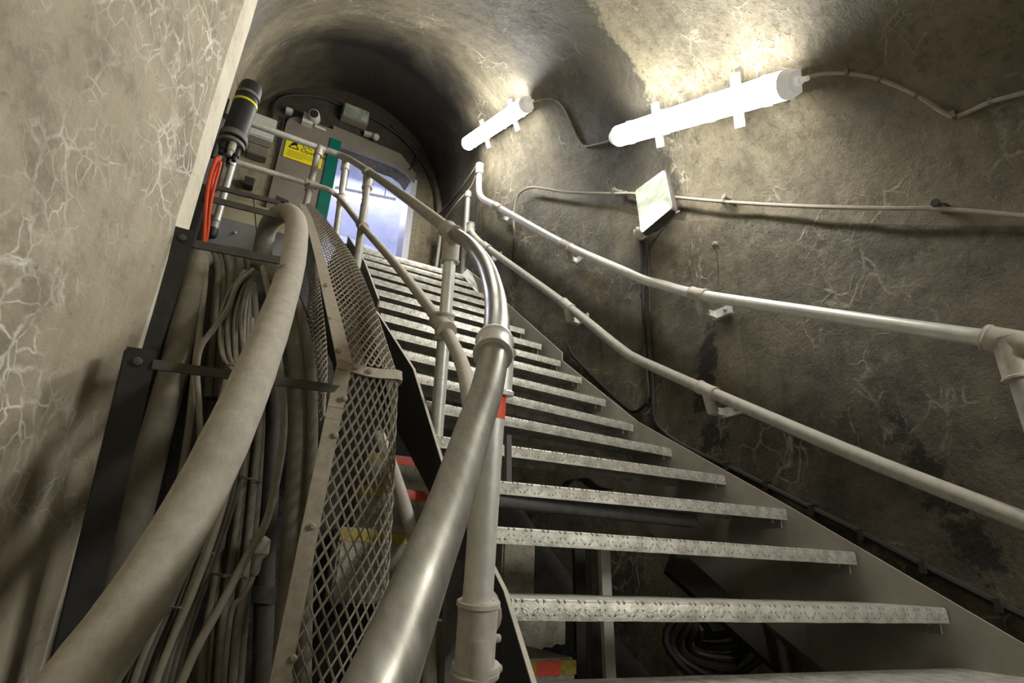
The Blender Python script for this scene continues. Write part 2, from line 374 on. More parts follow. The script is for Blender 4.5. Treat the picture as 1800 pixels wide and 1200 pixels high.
def on_wall(px, py, inset=0):
    """where a viewing ray meets the right-hand wall or vault"""
    a = ray(px, py); lo, hi = .3, 9.0; t = lo
    while t < hi:
        p = a*t
        if p.x >= arch_point(p.y, p.z, inset): break
        t += .02
    for _ in range(12):
        p = a*(t-.01)
        if p.x >= arch_point(p.y, p.z, inset): t -= .005
        else: break
    return a*t
ys = frange(-3, 5.9, .07)
YE0, YE1 = 1.795, 1.965   # rounded corner where the tunnel begins, its lit look put into pale colour
ysf = sorted(set([y for y in ys if not 1.66 < y < 2.1] + [1.68, 1.72, 1.76, 1.795] + [1.81+.015*i for i in range(11)] + [1.965, 1.98, 2.0, 2.02, 2.06]))
shell('wall_right', [M_right], [i/60 for i in range(61)], f_right, ys)
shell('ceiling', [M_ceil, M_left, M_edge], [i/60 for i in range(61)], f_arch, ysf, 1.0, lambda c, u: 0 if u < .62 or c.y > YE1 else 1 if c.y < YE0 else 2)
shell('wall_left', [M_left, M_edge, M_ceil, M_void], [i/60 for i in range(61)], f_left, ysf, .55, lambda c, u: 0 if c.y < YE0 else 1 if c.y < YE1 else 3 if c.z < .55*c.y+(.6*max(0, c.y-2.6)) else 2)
# end wall with its doorway
bm = BM(); DX0, DX1, DZ1 = .60, 1.63, 4.73; Y1 = 5.9
abox(bm, -.9, DX0, Y1, Y1+.22, -3.2, 6.0); abox(bm, DX1, 2.6, Y1, Y1+.22, -3.2, 6.0)
prism(bm, [(DX0, Y1, DZ1), (DX1-.22, Y1, DZ1), (DX1-.1, Y1, DZ1-.05), (DX1, Y1, DZ1-.16), (DX1, Y1, 6.0), (DX0, Y1, 6.0)], (0, .22, 0))
abox(bm, DX0, DX1, Y1, Y1+.22, -3.2, 2.70)
struct(link('wall_back', bm, M_end, smooth=False))
bm = BM(); abox(bm, -1.5, 3.0, -3.2, -3.0, -3.2, 2.2); struct(link('wall_front', bm, M_right, smooth=False))
bm = BM(); abox(bm, -1.5, 3.0, -3.0, 6.1, -3.4, -3.2); struct(link('floor', bm, M_void, smooth=False))
# landing
bm = BM(); abox(bm, .70, 2.2, 4.70, 5.9, 2.69, 2.745); struct(link('floor_landing', bm, M_beam, smooth=False))
# corridor beyond the doorway
bm = BM(); X0, X1, Yb, Z0, Z1 = .2, 2.6, 9.6, 2.72, 4.5
abox(bm, X0, X1, 6.13, Yb, Z0-.1, Z0); abox(bm, X0-.1, X0, 6.13, Yb, Z0, Z1+.9); abox(bm, X1, X1+.1, 6.13, Yb, Z0, Z1+.9); abox(bm, X0, X1, Yb, Yb+.1, Z0, Z1+1.3)
n = 16; c = (X0+X1)/2; R = (X1-X0)/2
poly = [(c+R*math.cos(math.pi*i/n), 6.13, Z1+.9+.35*math.sin(math.pi*i/n)) for i in range(n+1)]
for i in range(n):
    a, b_ = V(poly[i]), V(poly[i+1]); L = V((0, Yb-6.13, 0)); bm.faces.new([bm.verts.new(p) for p in (a, b_, b_+L, a+L)])
struct(link('wall_corridor', bm, M_bluewhite, smooth=False))

# ------------------------------------------------------------------ pit lining, coloured dark for the shade behind the cables and below the stair
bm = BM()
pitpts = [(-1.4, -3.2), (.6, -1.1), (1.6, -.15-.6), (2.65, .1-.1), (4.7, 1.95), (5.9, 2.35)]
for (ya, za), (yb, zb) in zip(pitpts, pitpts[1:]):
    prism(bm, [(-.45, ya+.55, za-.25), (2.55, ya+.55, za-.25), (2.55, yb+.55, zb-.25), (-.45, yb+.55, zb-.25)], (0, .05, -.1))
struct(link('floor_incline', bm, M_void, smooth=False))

# ------------------------------------------------------------------ treads
ORD = {-1: 'nearest', 0: 'lowest in view', 1: 'second', 2: 'third', 3: 'fourth', 4: 'fifth', 5: 'sixth', 6: 'seventh', 7: 'eighth', 8: 'ninth', 9: 'tenth', 10: 'eleventh', 11: 'twelfth', 12: 'thirteenth', 13: 'fourteenth', 14: 'fifteenth', 15: 'sixteenth', 16: 'topmost'}
def make_tread(k):
    (lx, ly), (rx, ry) = TR[k]; z = tz(k); L = math.hypot(rx-lx, ry-ly)-.02; ang = math.atan2(ry-ly, rx-lx); D, H, T = (.335 if k < 3 else .30 if k < 6 else .23), .05, .006
    if k == 16: H = .06; D = .3
    # folded plate profile in (y, z): front lip, rounded nose, top, rear lip
    outer = [(0, -H), (0, -.008), (.003, -.003), (.008, 0), (D, 0), (D, -.035)]
    inner = [(D-T, -.035), (D-T, -T), (.010, -T), (T, -.011), (T, -H)]
    prof = outer+inner
    bm = BM(); nx = 24; rows = []
    for i in range(nx+1):
        x = .01+L*i/nx; rows.append([bm.verts.new((x, py+.0012*noise.noise(V((x*9, py, k))), pz+.0012*noise.noise(V((x*7, pz, k+5))))) for py, pz in prof])
    n = len(prof)
    for i in range(nx):
        for j in range(n): bm.faces.new((rows[i][j], rows[i][(j+1) % n], rows[i+1][(j+1) % n], rows[i+1][j]))
    bm.faces.new(rows[0]); bm.faces.new(rows[-1][::-1])
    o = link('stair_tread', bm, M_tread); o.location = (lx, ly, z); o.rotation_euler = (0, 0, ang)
    tag(o, f'galvanised checker plate stair tread, {ORD[k]} counting up the steel stair' if k > 0 else f'galvanised checker plate stair tread, lowest one in view, cut by the bottom edge' if k == 0 else 'galvanised checker plate stair tread below all others at the stair foot', 'stair tread', 'checker plate treads of the steel stair')
    for sx in (.012, L-.008):       # end cleats with bolts
        bm = BM(); s = 1 if sx < .5 else -1
        abox(bm, sx-.0 if s > 0 else sx-.005, sx+.005 if s > 0 else sx, .02, D-.03, -.085, -T); abox(bm, min(sx, sx+s*.05), max(sx, sx+s*.05), .02, D-.03, -T-.006, -T)
        link('end_bracket', bm, M_string, o, False)
        bm = BM(); lathe(bm, (sx+s*.03, .045, -.012), (0, 0, -1), [(0, .011), (.012, .011), (.013, .006), (.05, .006)], 8); link('bolt', bm, M_bolt, o)
    return o
for k in TR: make_tread(k)

# ------------------------------------------------------------------ stringers
def plate(bm, pts, depths, xoff):
    """vertical plate following plan points (x,y,ztop), hanging down by depth; xoff is its thickness"""
    for (a, da), (b, db) in zip(zip(pts, depths), zip(pts[1:], depths[1:])):
        prism(bm, [a, b, (b[0], b[1], b[2]-db), (a[0], a[1], a[2]-da)], (xoff, 0, 0))
def TL(k, dz=0, dx=0, dy=0): (lx, ly), _ = TR[k]; return (lx+dx, ly+dy, tz(k)+dz)
def TRR(k, dz=0, dx=0, dy=0): _, (x, y) = TR[k]; return (x+dx, y+dy, tz(k)+dz)
def ext(a, b, t): return tuple(a[i]+(b[i]-a[i])*t for i in range(3))
t = thing('stair_stringer', 'dull grey steel stringer plate along the wall side of the stair', 'stair stringer')
segs = [([ext(TRR(0), TRR(1), -3.0), TRR(0, .015), TRR(3, .015), TRR(6, .012, .01, -.02)], [.62]*4), ([TRR(6, .012, .01, -.02), TRR(9, .012, .012, .02)], [.5, .42]), ([TRR(9, .075, .012, .02), TRR(12, .08, .012), TRR(15, .09, .012), TRR(16, .11, .012, .05)], [.48, .4, .4, .4])]
for p, d in segs:
    bm = BM(); plate(bm, p, d, .010); add_to(t, 'stringer_plate', bm, M_string, smooth=False)
t = thing('stair_stringer', 'black steel stringer plate on the open side of the stair by the mesh guard', 'stair stringer')
segs = [([ext(TL(0), TL(1), -3.0), TL(1, .015, -.004), TL(3, .015, -.004), TL(6, .012, -.004)], [.24, .22, .15, .37]), ([TL(6, .012, -.004), TL(9, .012, -.004, .03)], [.37, .42]), ([TL(9, .10, -.004, .03), TL(12, .10, -.004), TL(16, .10, -.004, .05)], [.5, .45, .45])]
for p, d in segs:
    bm = BM(); plate(bm, p, d, -.010); add_to(t, 'stringer_plate', bm, M_black, smooth=False)
    bm = BM()
    for a, b in zip(p, p[1:]): bar(bm, V(a)+V((-.005, 0, .001)), V(b)+V((-.005, 0, .001)), (1, 0, 0), .012, .003)
    add_to(t, 'plate_edge', bm, M_dtan, 'pale top edge, its lit look put into the colour', smooth=False)  # pale strip paints the light caught by the plate thickness
t = thing('kicker_plate', 'small pale steel plate where the wall side stringer meets the landing', 'steel plate')
bm = BM(); prism(bm, [at(821, 473, y=4.60), at(868, 520, y=4.2), at(862, 545, y=4.2), at(812, 482, y=4.60)], (.01, 0, 0)); add_to(t, 'plate', bm, M_white, smooth=False)

# ------------------------------------------------------------------ pipe fittings
def sleeve(bm, c, axis, ln, r, rim=.004, n=20):
    a = V(axis).normalized(); c = V(c)
    lathe(bm, c-a*ln/2, a, [(0, r-.002), (0, r+rim), (.008, r+rim+.001), (.012, r), (ln-.012, r), (ln-.008, r+rim+.001), (ln, r+rim), (ln, r-.002)], n)
def screw(bm, c, axis, r=.008, h=.012): lathe(bm, c, axis, [(0, r), (h*.8, r), (h, r*.7)], 10)
PR = .031
def pipe_part(root, name, pts, r, mat, n=18, label=None, sm=True):
    bm = BM(); tube(bm, smooth_path(pts) if sm else pts, r, n); return add_to(root, name, bm, mat, label)

# left handrail
hr = thing('stair_handrail', 'curving tube handrail with posts on the open side of the stair', 'handrail')
G = 1.25
rail = [at(575, 264, y=4.97), at(608, 277, y=4.85), at(650, 303, y=3.92), at(720, 352, y=2.75), at(795, 408, d=2.62), at(826, 430, d=2.35), at(853, 466, d=2.0), at(868, 512, d=1.66), at(873, 560, d=1.38), at(869, 612, d=1.19), at(857, 680, d=1.06), at(834, 750, d=.95), at(787, 895, d=.76), at(747, 1000, d=.645), at(709, 1100, d=.55), at(672, 1195, d=.48), at(630, 1290, d=.42)]
pipe_part(hr, 'top_rail', rail[:5], PR, M_dusty, label='duller upper length of the rail')
pipe_part(hr, 'top_rail', rail[4:], PR, M_polish, 28, label='hand polished curved lower length')
A_t, A_b = at(793, 425, d=2.62), at(759, 868, d=2.42)
pipe_part(hr, 'post', [A_t, A_b], PR*.95, M_galv, sm=False)
pB0, pB1 = at(869, 625, d=1.24), at(838, 1078, d=1.13)
pipe_part(hr, 'post', [pB0, pB1], PR*1.0, M_galv, 24, sm=False)
D_t, D_b = at(647, 312, y=3.92), at(626, 476, y=3.80)
pipe_part(hr, 'post', [D_t, D_b], PR, M_dusty, sm=False)
C_t, C_b = at(608, 283, y=4.85), at(590, 415, y=4.85)
pipe_part(hr, 'post', [C_t, C_b], PR, M_dusty, sm=False)
mid = [at(545, 324, y=4.9), at(578, 334, y=4.85), at(598, 350, y=4.75), at(637, 398, y=3.85), at(700, 470, y=3.0), at(770, 562, d=2.55), at(786, 585, d=2.45), at(812, 640, d=2.1), at(826, 700, d=1.75), at(836, 800, d=1.5), at(842, 950, d=1.28), at(842, 1110, d=1.16)]
pipe_part(hr, 'mid_rail', mid, PR*.88, M_dtan)
def fit(root, c, axis, ln, r=PR*1.32, mat=None, extra=None):
    bm = BM(); sleeve(bm, c, axis, ln, r)
    if extra: sleeve(bm, extra[0], extra[1], extra[2], r)
    o = add_to(root, 'coupling', bm, mat or M_dtan)
    bm = BM(); side = V((1, -.25, 0)); side = (side-V(axis)*side.dot(V(axis))/V(axis).length_squared).normalized(); screw(bm, V(c)+side*r*.95, side); add_to(o, 'set_screw', bm, M_dtan)
    return o
dA = (A_b-A_t).normalized()
fit(hr, at(793, 408, d=2.62), rail[5]-rail[3], .13, extra=(at(792, 440, d=2.62), dA, .12))
fit(hr, at(778, 572, d=2.5), V(mid[6])-V(mid[4]), .15, mat=M_dtan, extra=(at(781, 575, d=2.53), dA, .12))
fit(hr, at(868, 612, d=1.195), V(rail[10])-V(rail[8]), .075, PR*1.22, mat=M_galv, extra=(at(872, 655, d=1.235), pB1-pB0, .10))
dB = pB1-pB0
cB = at(837, 1122, d=1.12)
fit(hr, cB, dB, .14, PR*1.30, extra=(at(843, 1075, d=1.165), V((.4, 1, .4)), .05))
fit(hr, at(836, 1176, d=1.115), dB, .022, PR*1.42)
pipe_part(hr, 'post', [at(840, 1120, d=1.11), at(835, 1290, d=1.07)], PR*.97, M_dtan, 24, 'dusty lower length of the near post', False)
fit(hr, at(646, 322, y=3.92), D_b-D_t, .12, PR*1.25); fit(hr, at(647, 303, y=3.92), V(rail[3])-V(rail[1]), .1, PR*1.25)
fit(hr, at(637, 397, y=3.86), V(mid[4])-V(mid[2]), .12, PR*1.2)
fit(hr, at(607, 290, y=4.85), C_b-C_t, .12, PR*1.25); fit(hr, at(600, 350, y=4.8), C_b-C_t, .1, PR*1.2)
bm = BM(); lathe(bm, pB0+dB*.165, dB, [(0, PR+.001), (.05, PR+.0015)], 24); add_to(hr, 'tape_band', bm, M_redtape, 'red tape wrapped round the post')
# thin flat upright behind the near post
t = thing('flat_strip', 'thin pale steel strip running down behind the near post coupling', 'steel strip')
bm = BM(); bar(bm, at(874, 1010, d=1.5), at(897, 1290, d=1.3), (1, 0, 0), .012, .004); add_to(t, 'strip', bm, M_dtan, smooth=False)
t = thing('support_post', 'grey flat steel post beside the near handrail post, below the tube', 'steel post')
bm = BM(); bar(bm, at(797, 985, d=1.6), at(788, 1290, d=1.45), (1, 0, 0), .045, .03); add_to(t, 'bar', bm, M_beam, smooth=False)

# lower dusty tube beside the old steps
t = thing('lower_handrail', 'short dusty tube rail slanting down beside the old concrete steps', 'handrail')
pipe_part(t, 'rail', [at(664, 760, d=2.05), at(690, 825, d=2.0), at(722, 927, d=1.92), at(750, 1060, d=1.82), at(757, 1290, d=1.68)], .023, M_dtan)

# landing guard rail
g = thing('landing_guard_rail', 'two-rail tube guard across the left end of the top landing', 'guard rail')
gy = 4.95
U = [at(428, 212, y=gy), at(572, 264, y=gy)]; Lw = [at(405, 282, y=gy), at(548, 325, y=gy)]
pipe_part(g, 'top_rail', U, PR, M_galv, sm=False); pipe_part(g, 'mid_rail', Lw, PR*.9, M_galv, sm=False)
pipe_part(g, 'post', [at(410, 284, y=gy), at(376, 404, y=gy)], PR, M_galv, sm=False)
pipe_part(g, 'post', [at(560, 262, y=gy), at(535, 372, y=gy)], PR, M_dusty, sm=False)
for q, a in (((560, 266), (0, 0, 1)), ((547, 324), (1, 0, 0)), ((407, 284), (0, 0, 1)), ((545, 327), (0, 0, 1)), ((376, 398), (0, 0, 1))): fit(g, at(*q, y=gy), a, .11, PR*1.25, mat=M_dusty)
bm = BM(); lathe(bm, at(375, 402, y=gy), (0, 0, -1), [(0, .045), (.06, .045), (.08, .036)], 16); add_to(g, 'socket_foot', bm, M_black)

# right handrails on wall brackets
def railplane(px, py): # vertical plane of the rails: straight then turning with the wall
    a = ray(px, py)
    p = a*(2.45/a.x)
    if p.y < 2.45: return p
    A, B = V((2.45, 2.45)), V((2.0, 4.65)); n = V((-(B-A).y, (B-A).x)); t_ = n.dot(A)/(n.x*a.x+n.y*a.y); return a*t_
RR = .033
def wall_rail(label, px, brs, end_fit):
    t = thing('handrail', label, 'handrail')
    pts = [railplane(*q) for q in px]
    pipe_part(t, 'rail', pts, RR, M_galv if 'upper' in label else M_dusty, 20)
    for q, q2 in brs:
        p = railplane(*q); nx = railplane(*q2); ax = (nx-p).normalized()
        bm = BM(); sleeve(bm, p, ax, .13, RR*1.16, .003)
        down = V((.03, .0, -.12)); lathe(bm, p, down, [(0, RR*1.0), (.085, RR*1.0), (.087, RR*.92), (.09, RR*1.0), (.125, RR*1.0), (.13, RR*.9)], 16)
        o = add_to(t, 'bracket', bm, M_dtan)
        wp = p+V((.05, .0, -.13)); wx = arch_point(wp.y, wp.z)
        bm = BM(); box(bm, (wx-.035, wp.y-.06, wp.z+.015), (.010, 0, 0), (0, .07, 0), (0, 0, .028)); abox(bm, p.x+.01, wx-.03, wp.y-.02, wp.y+.02, wp.z-.005, wp.z+.035); add_to(o, 'wall_plate', bm, M_galv, smooth=False)
        bm = BM(); screw(bm, (wx-.045, wp.y-.095, wp.z+.015), (-1, 0, 0), .011, .014); add_to(o, 'bolt', bm, M_bolt)
    return t
up = wall_rail('upper tube handrail on the stained wall, running up to the landing', [(843, 292), (842, 335), (850, 350), (870, 361), (990, 428), (1105, 480), (1135, 493), (1165, 501), (1235, 519), (1500, 560), (1757, 598)], [((876, 364), (900, 377)), ((995, 432), (1020, 443)), ((1228, 517), (1260, 523))], 0)
lo = wall_rail('lower tube handrail on the stained wall, parallel below the other', [(827, 396), (829, 408), (838, 420), (860, 438), (990, 532), (1090, 612), (1118, 630), (1150, 645), (1240, 685), (1500, 797), (1800, 915), (1980, 985)], [((855, 434), (880, 452)), ((997, 537), (1020, 556)), ((1243, 686), (1275, 701))], 0)
fit(up, railplane(843, 298), (0, 0, 1), .13, RR*1.3, M_white); fit(lo, railplane(827, 402), (0, 0, 1), .12, RR*1.3)
e = railplane(1778, 602); fit(up, e, e-railplane(1700, 588), .16, RR*1.45, extra=(railplane(1782, 630)+V((0, 0, 0)), (0, 0, 1), .16))
pipe_part(up, 'post', [railplane(1776, 610), railplane(1776, 610)+V((0, 0, -1.6))], RR*1.05, M_dusty, sm=False)
pipe_part(up, 'rail', [e, railplane(1990, 640)], RR, M_galv, sm=False)
# pipe standing beyond the rail ends
for lab, q0, q1, r, y in (('short capped tube post standing behind the upper rail end', (823, 345), (815, 480), .03, 4.85), ('second slender conduit in the corner right of the doorway', (776, 402), (766, 470), .022, 5.6), ('thicker conduit in the corner right of the doorway', (786, 398), (776, 480), .03, 5.55)):
    t = thing('corner_pipe', lab, 'pipe'); pipe_part(t, 'pipe', [at(*q0, y=y), at(*q1, y=y)+V((0, 0, -.3))], r, M_dusty, sm=False)
    bm = BM(); lathe(bm, at(*q0, y=y)+V((0, 0, -.02)), (0, 0, 1), [(0, r*1.3), (.07, r*1.3), (.08, r)], 14); add_to(t, 'cap', bm, M_dtan)

# ------------------------------------------------------------------ fluorescent battens
def batten(label, a, b, nrm, w=.085, inview=True):
    """a,b: ends of the axis; nrm: direction the diffuser faces"""
    a, b = V(a), V(b); ax = (b-a).normalized(); nrm = V(nrm); nrm = (nrm-ax*nrm.dot(ax)).normalized(); s = ax.cross(nrm); L = (b-a).length
    t = thing('batten_light', label, 'wall light', tuple(a)); cap = .06
    def prof(sc_, back): # D-shaped section
        P = [(-w*sc_, -back), (w*sc_, -back)]; P += [(w*sc_*math.cos(th), .012+w*.95*sc_*math.sin(th)) for th in [math.pi*i/14 for i in range(15)]]; return P
    def ext_(u0, u1, s0, s1, back):
        bm = BM(); A = [bm.verts.new(a+ax*u0+s*x+nrm*y) for x, y in prof(s0, back)]; B = [bm.verts.new(a+ax*u1+s*x+nrm*y) for x, y in prof(s1, back)]
        n = len(A); bm.faces.new(A[::-1]); bm.faces.new(B)
        for i in range(n): bm.faces.new((A[i], A[(i+1) % n], B[(i+1) % n], B[i]))
        return bm
    add_to(t, 'diffuser', ext_(cap, L-cap, 1, 1, 0.0), M_tube, 'glowing white diffuser')
    for u0, u1, s0, s1 in ((0, cap, .72, 1.02), (L-cap, L, 1.02, .72)): add_to(t, 'end_cap', ext_(u0, u1, s0, s1, .03), M_cap)
    bm = BM(); box(bm, (a+b)/2-nrm*.022, ax*(L/2-.05), s*w*.9, nrm*.02); add_to(t, 'base_tray', bm, M_cap, smooth=False)
    for f in (.27, .72):
        p = a+ax*L*f-nrm*.055; bk = .012
        for o_ in (-.02, .02):
            bm = BM(); box(bm, p+ax*o_, ax*.009, s*(w+.075), nrm*.012); add_to(t, 'strut', bm, M_galv, smooth=False)
    for f in (.12, .36, .62, .88):
        for sg in (-1, 1):
            bm = BM(); box(bm, a+ax*L*f+s*sg*w*1.0, ax*.014, s*.006, nrm*.018); add_to(t, 'clip', bm, M_cap, smooth=False)
    bm = BM(); lathe(bm, b, ax, [(-.01, .022), (.02, .022), (.025, .014), (.06, .012)], 14); add_to(t, 'cable_gland', bm, M_cap)
    return t
def wall_normal(p): 
    a, b_ = table(XL, p.y), table(XR, p.y); c = V(((a+b_)/2, p.y, table(ZS, p.y)))
    return (V((c.x-p.x, 0, min(0, c.z-p.z)))).normalized()
La, Lb = on_wall(1082, 241, .19), on_wall(1402, 143, .19)
batten('longer glowing fluorescent batten, nearer of the two on the wall', La, Lb, wall_normal((La+Lb)/2), .074)
Ma, Mb = on_wall(820, 254, .17), on_wall(931, 180, .17)
batten('smaller-looking glowing fluorescent batten beyond, towards the doorway', Ma, Mb, wall_normal((Ma+Mb)/2), .074)
def surf(y, dz, inset=.13): z = table(ZS, y)+dz; return V((arch_point(y, z, inset), y, z))
Na, Nb = surf(-.45, .75), surf(-1.65, .75)  # unseen batten added to brighten the near stair and left wall
batten('unseen fluorescent batten further down the stair, added to light its near part', Na, Nb, wall_normal((Na+Nb)/2), .083)

# wall cables
def cable(name, label, cat, pts, r, mat, clips=(), group=None, n=8, sm=6, clipmat=None):
    t = thing(name, label, cat, group=group)
    P = smooth_path(pts, sm); bm = BM(); tube(bm, P, r, n); add_to(t, 'sheath', bm, mat)
    for q in clips:
        q = V(q); bm = BM(); box(bm, q, (r*1.3, 0, 0), (0, r*.8, 0), (0, 0, r*1.6)); add_to(t, 'clip', bm, clipmat or M_clip, smooth=False)
    return t
W = lambda pts, i=.012: [on_wall(px, py, i) for px, py in pts]
t = cable('lamp_cable', 'white cable looping along the wall between the two lit battens', 'cable', W([(934, 180), (958, 173), (975, 175), (990, 190), (1005, 220), (1015, 240), (1028, 256), (1050, 253), (1076, 246)]), .009, M_wcab, W([(975, 175), (1004, 219), (1032, 257)], .01))
t = cable('lamp_cable', 'dusty cable leaving the nearer batten and dipping along the wall', 'cable', W([(1404, 140), (1440, 130), (1490, 129), (1545, 139), (1610, 166), (1660, 198), (1685, 203), (1740, 180), (1800, 163), (1880, 140)]), .0105, M_wcab, W([(1490, 127), (1547, 139), (1612, 166), (1677, 202), (1742, 180)], .01))
t = cable('wall_cable', 'grey cable sagging across the wall behind the floodlight', 'cable', W([(905, 420), (903, 380), (910, 345), (930, 330), (960, 332), (1000, 338), (1080, 340), (1115, 340), (1190, 347), (1280, 355), (1400, 362), (1550, 366), (1650, 367), (1800, 380), (1900, 392)], .055), .011, M_wcab, W([(1084, 338), (1100, 340), (1272, 354), (1290, 356), (1658, 368)], .03))
bm = BM()
for (a0, b0) in (((918, 337), (1000, 345)), ((1000, 345), (1078, 346))): pass
# hooks the sagging cable hangs from
for i, q in enumerate([(1092, 338), (1287, 352), (1660, 366)]):
    lab = ['small hook bracket holding the sagging cable left of the floodlight', 'rusty hook bracket holding the sagging cable right of the floodlight', 'grimy round hook bracket holding the sagging cable at far right'][i]
    t = thing('cable_hook', lab, 'cable hook'); p = on_wall(*q, 0)
    bm = BM(); lathe(bm, p+V((.01, 0, 0)), (-1, 0, 0), [(0, .022), (.03, .02), (.045, .012), (.075, .012), (.08, .018), (.09, .018)], 12); add_to(t, 'hook', bm, M_clip if i < 2 else M_dark)
t = cable('wall_cable', 'thin black cable dropping down the wall under the sagging one', 'cable', W([(903, 420), (901, 460), (905, 500)]), .008, M_bcab)
t = cable('wall_cable', 'thin dark wire hanging below a small wall fixing near the upper rail', 'cable', W([(1258, 432), (1262, 470), (1264, 515)]), .004, M_bcab)
t = thing('wall_fixing', 'tiny pale fixing on the wall between floodlight and upper rail', 'wall fixing'); bm = BM(); lathe(bm, on_wall(1259, 430, 0), (-1, 0, 0), [(0, .02), (.02, .018), (.03, .01)], 10); add_to(t, 'fixing', bm, M_clip)
# twin conduits
for dx, lab, r in ((0, 'left one of the two black conduits down the wall under the floodlight', .013), (11, 'right one of the two black conduits down the wall under the floodlight', .011)):
    end = [(1126, 718), (1110, 722), (1085, 703), (1050, 670), (1010, 628), (997, 604)] if dx == 0 else []
    cable('wall_conduit', lab, 'conduit', W([(1126+dx, 422), (1129+dx, 470), (1131+dx, 560), (1135+dx, 640), (1139+dx*.8, 695)] + end, .02), r, M_bcab, W([(1130+dx, 520), (1133+dx, 600), (1139+dx, 706)], .015), clipmat=M_dark)
cable('wall_conduit', 'long dark conduit clipped along the wall just above the stringer', 'conduit', W([(1148, 690), (1150, 735), (1165, 758), (1205, 785), (1300, 830), (1430, 895), (1515, 937), (1625, 995), (1755, 1060), (1870, 1115)], .02), .015, M_bcab, W([(1280, 821), (1350, 854), (1430, 897), (1516, 940), (1625, 997), (1758, 1064)], .02), clipmat=M_dark)

# floodlight
t = thing('floodlight', 'square floodlight with pale greenish glass bracketed to the wall', 'floodlight')
q = [at(1118, 336, x=2.42), at(1169, 299, x=2.40), at(1183, 366, x=2.24), at(1129, 411, x=2.26)]
nrm = (q[1]-q[0]).cross(q[3]-q[0]).normalized(); 
if nrm.dot(q[0]) > 0: nrm = -nrm
def rounded(q, f=.08):
    out = []
    for i in range(4):
        a, b_, c_ = q[i-1], q[i], q[(i+1) % 4]; e1, e2 = (a-b_)*f, (c_-b_)*f
        for k in range(5):
            s_ = k/4; out.append(b_+e1*(1-s_)**2+e2*s_**2)
    return out
bm = BM(); cq = sum(q, V())/4; big_ = rounded([cq+(p-cq)*1.03 for p in q]); sm_ = [cq+(p-cq)*.7-nrm*.1 for p in big_]
n = len(big_); A = [bm.verts.new(p) for p in big_]; A2 = [bm.verts.new(p-nrm*.03) for p in big_]; B = [bm.verts.new(p) for p in sm_]
bm.faces.new(A); bm.faces.new(B[::-1])
for i in range(n): bm.faces.new((A[i], A2[i], A2[(i+1) % n], A[(i+1) % n])); bm.faces.new((A2[i], B[i], B[(i+1) % n], A2[(i+1) % n]))
add_to(t, 'housing', bm, M_dark)
bm = BM(); prism(bm, rounded([p+nrm*.001 for p in q]), nrm*.008); add_to(t, 'glass', bm, M_glass, 'pale greenish front glass')
bm = BM(); bar(bm, q[3]-nrm*.04, on_wall(1127, 420, .0), (0, 1, 0), .03, .008); bar(bm, q[2]-nrm*.04, on_wall(1150, 420, .0), (0, 1, 0), .03, .008); add_to(t, 'bracket', bm, M_clip)
for k in range(5):
    bm = BM(); f0 = k/5+.1; p = cq+(q[1]-q[0])*(f0-.5)*.6-nrm*.06; box(bm, p, nrm*.035, (q[1]-q[0]).normalized()*.003, (q[3]-q[0])*.33); add_to(t, 'cooling_fin', bm, M_dark, smooth=False)
t = thing('round_junction_box', 'round white junction box under the bottom corner of the floodlight', 'junction box')
p = on_wall(1120, 410, .05); M_jb = plain('white_round_box', (.7, .68, .62), .4); bm = BM(); lathe(bm, p+V((.05, 0, 0)), (-1, -.3, .1), [(0, .042), (.05, .045), (.06, .04), (.075, .032), (.085, .015)], 20); add_to(t, 'box', bm, M_jb)
bm = BM(); tube(bm, smooth_path([p+V((0, 0, .02)), at(1116, 400, x=p.x-.06), at(1122, 394, x=p.x-.04), at(1135, 415, x=p.x-.02), at(1128, 422, x=p.x)]), .004, 6); add_to(t, 'loop_wire', bm, M_wcab)

# ------------------------------------------------------------------ things on and before the end wall
yf = Y1-.01
t = thing('door_surround', 'taupe sheet metal surround with rounded corner around the lit doorway', 'door surround')
x0 = at(500, 230, y=yf).x; zt = at(520, 208, y=yf).z; poly = [(DX0-.04, yf, 2.75), (x0, yf, 2.75), (x0, yf, zt-.16)] + [(x0+.16-.16*math.cos(a), yf, zt-.16+.16*math.sin(a)) for a in (.3, .6, .9, 1.2, 1.57)] + [(DX0-.04, yf, zt)]
bm = BM(); prism(bm, poly[::-1], (0, -.05, 0)); add_to(t, 'side_panel', bm, M_taupe, smooth=False)
bm = BM(); prism(bm, [(DX0-.04, yf, DZ1-.01), (DX1-.23, yf, DZ1-.01), (DX1-.1, yf, DZ1-.06), (DX1+.02, yf, DZ1-.17), (DX1+.03, yf, DZ1-.02), (DX1-.2, yf, DZ1+.2), (DX0-.04, yf, DZ1+.24)], (0, -.045, 0)); add_to(t, 'lintel_panel', bm, M_taupe, smooth=False)
bm = BM(); abox(bm, DX0-.045, DX0+.085, yf-.07, yf+.02, 2.75, DZ1+.03); struct(link('door_frame', bm, M_teal, smooth=False))
bm = BM(); abox(bm, DX1-.02, DX1+.06, yf-.03, yf+.25, 2.75, DZ1-.10); struct(link('door_frame', bm, M_bluewhite, smooth=False))
t = thing('warning_sign', 'yellow sign with black triangle and lettering left of the doorway', 'sign')
ys_ = yf-.058; s0, s1, s2, s3 = at(505, 243, y=ys_), at(570, 263, y=ys_), at(564, 296, y=ys_), at(497, 276, y=ys_)
sx0, sx1, sz0, sz1 = at(500, 260, y=ys_).x, at(567, 280, y=ys_).x, (s2.z+s3.z)/2, (s0.z+s1.z)/2+.02
bm = BM(); abox(bm, sx0, sx1, ys_-.004, ys_, sz0, sz1); add_to(t, 'panel', bm, M_yellow, smooth=False)
SW, SH = sx1-sx0, sz1-sz0
